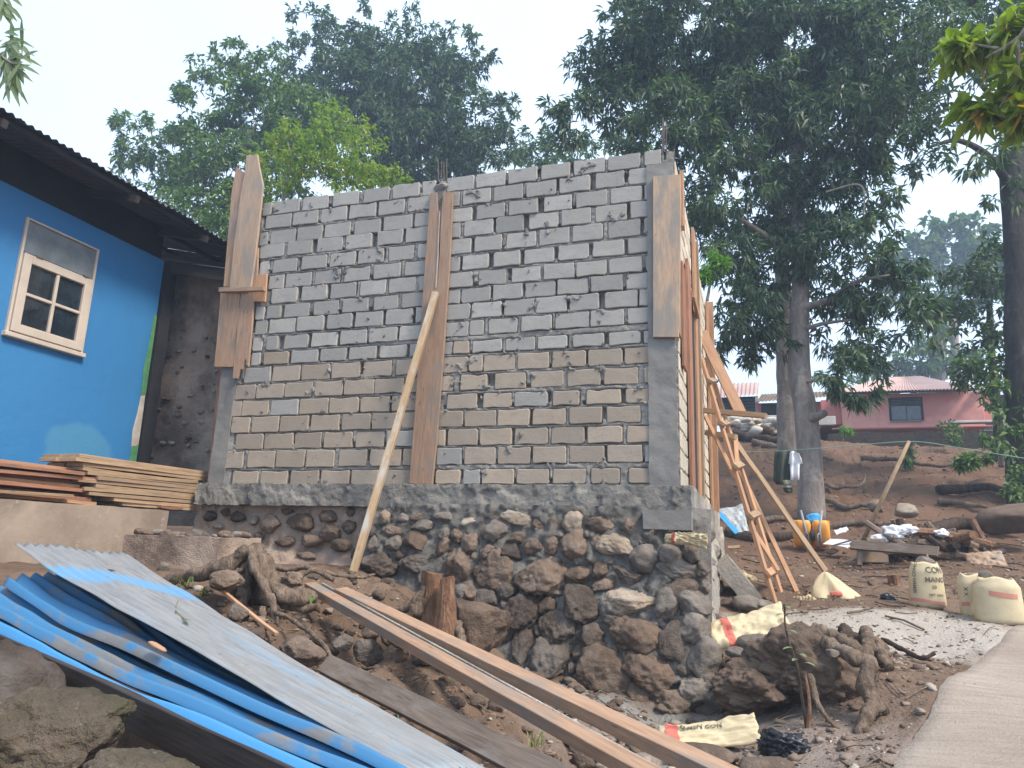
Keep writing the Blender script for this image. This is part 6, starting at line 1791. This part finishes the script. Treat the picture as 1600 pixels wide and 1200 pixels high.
tree('big dark mango tree, grey trunk beside the hanging shirt, crown filling the upper right',
     [([(1268,818,13.8),(1266,740,13.9),(1258,640,14.0),(1247,560,14.2),(1250,460,14.4),(1246,380,14.5),(1244,250,14.6),(1240,120,14.8)], .235, .12)],
     [(1180,170,110,14.9),(1060,60,110,14.5),(985,60,70,14.0),(975,160,62,14.0),(905,190,48,13.6),(868,188,30,13.4),(945,105,55,14),(1040,215,85,13.6),(1145,300,88,13.8),(1285,305,90,14.8),(1240,60,115,15.2),(1370,80,105,15),
      (1330,190,95,14.2),(1400,170,70,14.6),(1205,415,88,15.0),(1318,405,85,13.9),(1390,330,45,14),(1395,440,62,13.6),(1310,515,66,14.6),(1350,560,52,13.4),(1425,500,55,13.4),(1175,480,58,13.6),(1130,400,48,13.4),(1135,500,36,13.4),(1100,350,45,13.6),
      (1345,610,26,13.4),(1310,600,24,13.4),(1120,540,22,13.6),(1180,560,25,13.8),(1215,520,40,14)],
     'leaf_dark', L=.21, Wd=.05, dens=13, per=9, droop=.75, seed=21,
     limbs=[([(1250,480,14.3),(1290,470,14),(1340,440,13.6),(1390,430,13.5)],.07,.02), ([(1246,400,14.4),(1200,370,14),(1150,340,13.8),(1110,330,13.6)],.07,.02), ([(1245,300,14.5),(1290,260,14.2),(1340,200,14.2),(1380,160,14.2)],.08,.02),
            ([(1262,655,13.9),(1278,650,13.7),(1290,645,13.6)],.10,.06), ([(1248,600,14),(1300,590,13.7),(1345,600,13.5)],.03,.01), ([(1246,330,14.5),(1190,260,14.4),(1120,180,14.3),(1050,110,14.2)],.08,.02), ([(1252,515,14.2),(1290,505,14),(1330,500,13.8)],.05,.02), ([(1290,300,13.2),(1345,290,13.1),(1350,340,13.1)],.02,.012), ([(1210,560,13.9),(1160,520,13.8),(1120,510,13.7)],.03,.01)])
tree('straight brown trunk standing left behind the nearer trunk, crown merged above',
     [([(1234,790,16.5),(1230,680,16.6),(1226,560,16.8),(1222,420,17),(1215,260,17.4)], .21, .15)],
     [(1120,110,80,17.5),(1230,160,80,17.5),(1050,150,60,17.5),(1320,60,70,17.5),(1180,330,60,17.2),(1100,260,55,17)],
     'leaf_dark', L=.22, Wd=.055, dens=5.5, per=8, droop=.75, seed=41)
tree('tall dark trunked tree at the right picture edge with sparse leaves',
     [([(1600,790,14.6),(1598,700,14.6),(1594,560,14.7),(1590,420,14.8),(1582,260,15),(1578,150,15.2),(1575,40,15.4)], .25, .19)],
     [(1520,120,60,11),(1570,60,70,11),(1475,215,55,11.5),(1500,40,70,12),(1440,40,60,13),(1540,230,50,10.5),(1455,260,35,11.5),(1425,215,30,11.8),(1575,300,30,14.2),(1575,-60,110,15),(1660,60,80,15),(1500,-80,90,14.5),(1680,-80,110,15.5)],
     'leaf_dark', L=.17, Wd=.05, dens=13, per=6, droop=.3, seed=61, bark='bark_dark',
     limbs=[([(1582,300,15),(1550,250,14),(1500,220,12.8),(1450,230,12)],.09,.02), ([(1580,200,15),(1540,140,14),(1500,100,12)],.08,.02)])
tree('spray of big yellowing leaves hanging at the top right corner, close to the camera',
     [([(2000,-120,5.4),(1800,-50,5.3),(1640,10,5.2),(1590,60,5.3),(1540,90,5.5)], .035, .008)],
     [(1555,60,40,5.6),(1590,30,30,5.5),(1500,75,16,5.7),(1580,120,26,5.5),(1535,165,18,5.6),(1592,175,14,5.5)],
     'leaf_bigyellow', L=.19, Wd=.07, dens=9, per=4, droop=.35, seed=71, name='leafy_branch', cat='branch', spread=.6,
     limbs=[([(1590,60,5.3),(1590,120,5.4),(1560,170,5.5)],.012,.005), ([(1560,75,5.4),(1520,70,5.6),(1480,75,5.7)],.01,.004)])
tree('dense bluish dark tree behind the block wall, the tallest on the left',
     [([(640,420,21),(640,300,21),(645,150,21)], .3, .15)],
     [(478,32,38,20),(530,70,50,20.5),(590,50,48,20.5),(655,60,52,20.5),(712,85,48,20.5),(745,95,28,20.3),(560,140,80,21),(650,150,95,21),(735,195,65,20.5),(795,165,22,20),(800,205,32,20),(750,250,62,20.5),(650,240,85,20.5),(600,215,70,20),(835,250,42,20),(700,300,60,20.5),(470,100,45,20.5),(500,170,60,20.5),(850,215,18,20)],
     'leaf_dark', L=.24, Wd=.075, dens=7.5, per=8, droop=.35, seed=81,
     limbs=[([(560,120,20.4),(580,90,20.4),(600,60,20.4)],.05,.02), ([(640,200,20.6),(600,190,20.3),(560,150,20.3)],.07,.03), ([(650,160,20.5),(640,120,20.3),(620,90,20.2)],.06,.03)])
tree('mid green broad tree left behind the leaning formwork boards',
     [([(345,470,17),(355,380,17),(362,280,17)], .25, .12)],
     [(212,215,45,16.5),(185,205,22,16.4),(225,270,55,16.8),(285,235,50,16.8),(330,110,32,17),(365,85,36,17),(375,130,45,17),(400,190,75,16.5),(320,190,60,16.5),(430,120,50,16.8),(465,190,70,16.5),(350,280,85,16.3),(290,140,20,17),(440,260,60,16),(255,330,40,16.5),(520,190,45,16)],
     'leaf_mid', L=.22, Wd=.08, dens=9, per=7, droop=.3, seed=91,
     limbs=[([(375,95,17),(345,100,17),(322,88,17),(305,82,17)],.02,.006), ([(365,260,16),(385,230,15.8),(400,190,15.6)],.05,.02)])
tree('yellow green bush rising behind the top of the block wall',
     [([(440,400,12.2),(442,330,12.2),(446,270,12.2)], .07, .03)],
     [(430,262,42,12),(475,235,52,12),(530,230,52,12),(500,280,60,12),(570,255,46,12),(598,288,38,12),(560,200,28,12.2),(620,270,20,12),(440,310,40,11.8),(540,300,40,11.8),(512,165,20,12.2),(640,290,14,12)],
     'leaf_yellow', L=.12, Wd=.05, dens=17, per=6, droop=.15, seed=101, cat='bush',
     limbs=[([(446,290,12),(455,250,11.9),(448,215,11.9)],.025,.01), ([(540,310,11.7),(500,275,11.6),(470,262,11.6)],.018,.008)])
tree('light green shrub between the blue house roof and the leaning boards',
     [([(330,430,11),(330,360,11)], .06, .03)],
     [(300,330,42,11.5),(345,325,40,11),(330,370,40,10.8),(270,318,28,11.8),(360,300,22,11),(240,300,20,12.5),(365,350,22,10.8)],
     'leaf_mid', L=.11, Wd=.045, dens=24, per=6, droop=.2, seed=111, cat='shrub')
tree('soft green tree crown between the two large dark trees above the wall',
     [([(870,420,24),(860,300,24)], .2, .12)],
     [(830,250,36,24),(870,265,36,24),(900,240,34,24),(940,225,40,24),(780,270,36,24),(990,215,40,24)],
     'leaf_mid', L=.26, Wd=.08, dens=7, per=7, droop=.4, seed=121)
tree('bright fresh green sprig beside the end of the side wall',
     [([(1105,470,12.5),(1112,430,12.5)], .03, .015)],
     [(1118,403,9,12.4),(1106,425,8,12.4),(1098,438,7,12.4),(1130,412,6,12.4)],
     'leaf_bright', L=.16, Wd=.04, dens=22, per=5, droop=.1, seed=131, name='green_sprig', cat='shrub')
tree('distant pale domed tree seen between the right hand trunks',
     [([(1470,640,60),(1470,480,60)], .5, .3)],
     [(1450,370,36,60),(1495,352,30,60),(1530,350,30,60),(1480,400,50,60),(1430,400,36,60),(1530,400,40,60),(1640,430,90,60),(1780,470,90,60),(1700,540,80,58),(1460,450,50,60),(1520,450,40,60),(1405,440,40,62)],
     'leaf_far', L=.7, Wd=.34, dens=1.4, per=6, droop=0, seed=141)
tree('grey green feathery trees far behind the pink house, left clump',
     [([(1462,620,46),(1462,480,46)], .35, .15), ([(1494,620,46),(1490,480,46)], .35, .15)],
     [(1420,560,45,46),(1450,510,40,46),(1465,565,40,46),(1400,590,30,46),(1500,560,40,46),(1380,600,30,46),(1440,600,40,46),(1330,590,34,46),(1290,600,20,46)],
     'leaf_far', L=.45, Wd=.16, dens=2.2, per=7, droop=.5, seed=151)
tree('dark leafy tree in front of the distant pale one, right of the window',
     [([(1562,720,17),(1558,640,17),(1550,560,17),(1545,470,17)], .10, .06)],
     [(1545,395,40,17),(1500,420,34,17.5),(1530,460,50,17),(1570,440,40,16.5),(1485,480,30,17.5),(1560,510,40,16.5),(1520,520,30,17),(1590,380,30,16)],
     'leaf_dark', L=.2, Wd=.07, dens=12, per=7, droop=.3, seed=161, bark='bark_dark')
tree('light leaved bush hanging over the right end of the pink house',
     [([(1565,730,15),(1560,640,15)], .05, .03)],
     [(1520,570,30,15.5),(1560,575,36,15),(1590,600,34,14.5),(1530,600,26,15.5),(1575,640,34,14.5),(1595,680,30,14),(1500,590,18,15.5)],
     'leaf_mid', L=.16, Wd=.07, dens=18, per=6, droop=.2, seed=171, cat='bush')
for i, (bl, lb) in enumerate([([(1482,668,11,21),(1498,672,11,21),(1490,688,9,20.8)], 'leafy weed growing on the retaining wall under the house corner'),
                              ([(1592,740,15,13.5),(1580,765,10,13.2),(1598,772,12,13)], 'leafy weed clump at the right edge of the bank'),
                              ([(1510,716,8,12.2),(1518,720,7,12),(1502,722,6,12.2)], 'single leafy plant above the clothes line end'),
                              ([(1425,710,10,17.5),(1420,722,8,17.2)], 'small weed on the bank behind the leaning pole top'),
                              ([(1535,692,12,16),(1558,700,12,15.6),(1542,716,8,15.5)], 'straggly weeds on the right part of the bank'),
                              ([(1318,672,6,22.5),(1326,676,5,22.5)], 'bright little weed on the retaining wall, left end')]):
    tree(lb, [([(bl[0][0], bl[0][1] + 18, bl[0][3]), bl[0][:2] + (bl[0][3],)], .012, .006)], bl, 'leaf_mid' if i != 5 else 'leaf_bright', L=.12, Wd=.05, dens=22, per=5, droop=.2, seed=181 + i, name='weed', cat='weed')
# far treeline behind everything
tl = []
rt_ = np.random.default_rng(55)
for i, px in enumerate(range(-200, 1900, 130)):
    if 1040 < px < 1340: continue
    if px < 140: continue
    hy = 380 if px < 1000 else 560
    tl.append((px, hy + 110, 80, 42))
tree('far low belt of trees behind the building and houses', [([(420, 560, 42), (420, 480, 42)], .2, .1)], tl, 'leaf_far', L=.45, Wd=.2, dens=1.6, per=6, droop=.2, seed=201)
# top left foreground leaves
fl = tree('drooping spray of long mango leaves in the top left corner', [([(-30, 60, 3.2), (5, 90, 3.2), (20, 100, 3.2)], .012, .006), ([(-20, -20, 3.2), (0, 5, 3.2)], .01, .006)], [(-60, 100, 12, 3.4)], 'leaf_dark', L=.13, Wd=.03, dens=1, per=2, seed=211, name='leafy_branch', cat='branch')
for i in range(80):
    if i < 60:
        a_ = rg.uniform(-2.6, .6); o_ = PY(14 + rg.normal() * 9, 84 + rg.normal() * 22, 3.2); L_ = rg.uniform(.12, .22)
    else:
        a_ = rg.uniform(-1.6, -.3); o_ = PY(2 + rg.normal() * 4, 0 + rg.normal() * 8, 3.2); L_ = rg.uniform(.10, .16)
    d_ = RT * math.cos(a_) + UP * math.sin(a_) + FWD * rg.normal() * .3
    big_leaf(fl, o_, d_, L_, .032, M['leaf_dark'], up=-FWD + UP * .3)
print('LEAF TRIS', sum(n for _, n in LEAFCOUNT), LEAFCOUNT)

# ================================================================== LITTER
def scatter(n, region, seed):
    r = np.random.default_rng(seed)
    x = r.uniform(region[0], region[1], n); y = r.uniform(region[2], region[3], n)
    return x, y, r
def clear(x, y):
    inb = (x > -5.3) & (x < -.3) & (y > 5.45) & (y < 10.6)
    inb |= (x < -4.0) & (y > 4.8)
    return ~inb
Vs, Fs = [], []
for k, (n, reg, smin, smax) in enumerate([(5200, (-3.6, 2.2, 2.3, 6.2), .004, .018), (700, (-3.6, 1.6, 2.5, 6.2), .018, .045), (1500, (-.3, 4, 5.5, 11), .006, .022), (1900, (-1, 6, 9, 22), .010, .04)]):
    x, y, r = scatter(n, reg, 400 + k)
    q = clear(x, y) & ~((on_path(x, y) > -.02) & (y < 9.5)) if k != 9 else clear(x, y)
    x, y = x[q], y[q]; z = hgt(x, y)
    V0, F0 = ico(0) if k != 1 else ico(1)
    m_ = len(x); s = r.uniform(smin, smax, m_) * r.uniform(.5, 1, m_)
    sc = np.stack([s * r.uniform(.7, 1.4, m_), s * r.uniform(.7, 1.4, m_), s * r.uniform(.4, .8, m_)], 1)
    W_ = V0[None] * sc[:, None] * (1 + .25 * r.normal(size=(m_, len(V0), 1)).clip(-1.5, 1.5)) + np.stack([x, y, z + s * .15], 1)[:, None]
    Vs.append(W_.reshape(-1, 3)); Fs.append((F0[None] + (np.arange(m_) * len(V0))[:, None, None]).reshape(-1, 3))
V, F = join_np(list(zip(Vs, Fs)))
def gravel_mat():
    s = NT('mixed gravel'); r = s.island()
    c = s.ramp(r, [(0.0, (.10, .065, .048)), (.45, (.16, .115, .085)), (.8, (.22, .175, .14)), (.97, (.36, .32, .27))])
    s.bump(s.noise(s.world(), 60, 3, .6), .4, .005)
    return s.fin(c, .9, spec=.2)
tag(mk('gravel', V, F, gravel_mat()), kind='stuff')
# chips, dry leaves and twigs
def litter_mat():
    s = NT('dry leaves and chips'); r = s.island()
    c = s.ramp(r, [(0.0, (.11, .07, .045)), (.4, (.25, .15, .09)), (.75, (.42, .27, .17)), (.95, (.55, .42, .30)), (1, (.6, .5, .4))])
    return s.fin(c, .8, spec=.2)
rb_ = []
rr_ = np.random.default_rng(313)
kk = 0
while kk < 260:
    x, y = rr_.uniform(-3.4, -.2), rr_.uniform(2.7, 5.6)
    if y < 3.45 - .49 * (x + 3.4) or not clear(np.array([x]), np.array([y]))[0]: continue
    kk += 1
    r = rr_.uniform(.02, .065) * rr_.uniform(.6, 1)
    V, F = rock((x, y, hz(x, y) + r * .25), (r * 1.25, r, r * .75), 3000 + kk, 2, .35, 1.4, None, .7, 8)
    rb_.append((V, F))
V, F = join_np(rb_); tag(mk('rubble', V, F, M['stone_brown']), kind='stuff')
Vs, Fs = [], []
for k, (n, reg, L_) in enumerate([(1500, (-3.6, 2.2, 2.4, 6.2), .035), (900, (-.3, 4.5, 5.5, 11), .06), (1200, (-1, 6, 9, 22), .09)]):
    x, y, r = scatter(n, reg, 500 + k)
    q = clear(x, y) & ~((on_path(x, y) > 0) & (y < 9.5) & (r.random(len(x)) > .06))
    x, y = x[q], y[q]; z = hgt(x, y); m_ = len(x)
    V, F = leaves(np.stack([x, y, z + .012], 1), np.zeros((m_, 3)), 1, L_, L_ * .38, 0, 510 + k, .6, .0)
    V = V.reshape(-1, 4, 3); V[:, :, 2] = z[:, None] + .012 + (V[:, :, 2] - V[:, :1, 2]) * .25 + .004
    Vs.append(V.reshape(-1, 3)); Fs.append(F)
V, F = join_np(list(zip(Vs, Fs)))
tag(mk('leaf_litter', V, F, litter_mat()), kind='stuff')
tw_parts = []
rt2 = np.random.default_rng(77)
for i in range(420):
    if i < 260: x, y = rt2.uniform(-3.4, 1.4), rt2.uniform(2.6, 5.5)
    elif i < 340: x, y = rt2.uniform(-.2, 3.5), rt2.uniform(6, 11)
    else: x, y = rt2.uniform(-.5, 5), rt2.uniform(11, 20)
    if not clear(np.array([x]), np.array([y]))[0] or (on_path(x, y) > 0 and y < 9.5): continue
    a_ = rt2.uniform(0, 6.28); L_ = rt2.uniform(.05, .22) * (1 if i < 260 else 2)
    P = [np.array([x + math.cos(a_) * L_ * t, y + math.sin(a_) * L_ * t, hz(x + math.cos(a_) * L_ * t, y + math.sin(a_) * L_ * t) + .01 + rt2.uniform(0, .02)]) for t in (-.5, 0, .5)]
    V, F = tube(P, rt2.uniform(.002, .006) * (1 if i < 260 else 2), 4, False)
    tw_parts.append((V, np.array(F)))
V, F = join_np(tw_parts); tag(mk('twigs', V, F, M['root']), kind='stuff')
# fine roots and moss hanging in the dug slope
# grass tufts
for i, (px, py, Y, n, lb) in enumerate([(290, 915, 3.9, 26, 'grass tuft beside the long left root'), (318, 932, 3.75, 30, 'pale grass tuft at the edge of the top grey sheet'), (655, 1130, 3.2, 26, 'grass tuft beneath the weathered grey plank'), (835, 1165, 3.5, 18, 'dry brown tuft between the planks at the bottom')]):
    c_ = PY(px, py, Y); e = empty('grass_tuft', c_, lb, 'grass tuft')
    r = np.random.default_rng(900 + i); Vv, Ff = [], []
    for k in range(n):
        d = nrm([r.normal(), r.normal() - .3, 1.2]); L_ = r.uniform(.05, .13); s = nrm(np.cross(d, [0, 0, 1])) * .003
        b0 = c_ + r.normal(size=3) * .02 * np.array([1, 1, .2]); p1 = b0 + d * L_ * .6; p2 = b0 + d * L_ + np.array([d[0], d[1], -.6]) * L_ * .4
        o_ = len(Vv) ; Vv += [b0 - s, b0 + s, p1 + s, p1 - s, p2]; Ff += [[o_, o_+1, o_+2, o_+3], [o_+3, o_+2, o_+4]]
    mk('blades', np.array(Vv), Ff, M['grass'], e)
pl_ = empty('seedling', PY(575, 1215, 2.0), 'small bright green seedling at the bottom edge between sheets and wood scrap', 'plant')
mk('stem', *tube([PY(590, 1230, 2.0), PY(582, 1200, 2.0), PY(578, 1185, 2.0)], .003, 5), M['grass'], pl_)
for k, (px, py, dx, dz) in enumerate([(578,1187,-1,.25),(580,1192,1,.1),(582,1200,.8,-.1),(560,1184,-.8,.1),(584,1190,.3,.5),(578,1195,-.5,-.3),(600,1192,1,0)]):
    big_leaf(pl_, PY(px, py, 2.0), (dx, -.3, dz), .04, .016, M['leaf_bright'])
yl = empty('seedling', PY(575, 975, 3.9), 'tiny green leaf shoot in the hollow by the long planks', 'plant')
big_leaf(yl, PY(489, 930, 3.9), (.1, -.5, -.8), .05, .02, M['leaf_bright']); big_leaf(yl, PY(491, 932, 3.9), (-.6, -.5, .2), .05, .018, M['leaf_bright'])

# ================================================================== HAZE, bluish, also standing in for lens glare over the trees
V, F = box((-420, -80, -3), (420, 640, 24))
hm = bpy.data.materials.new('thin haze and lens veil'); hm.use_nodes = True
hm.node_tree.nodes.clear()
ho = hm.node_tree.nodes.new('ShaderNodeOutputMaterial'); hv = hm.node_tree.nodes.new('ShaderNodeVolumePrincipled')
hv.inputs['Color'].default_value = (0.62, 0.80, 1.0, 1)
hv.inputs['Density'].default_value = 0.0032
hv.inputs['Anisotropy'].default_value = 0.25
hm.node_tree.links.new(hv.outputs[0], ho.inputs['Volume'])
tag(mk('haze', V, F, hm), kind='stuff')
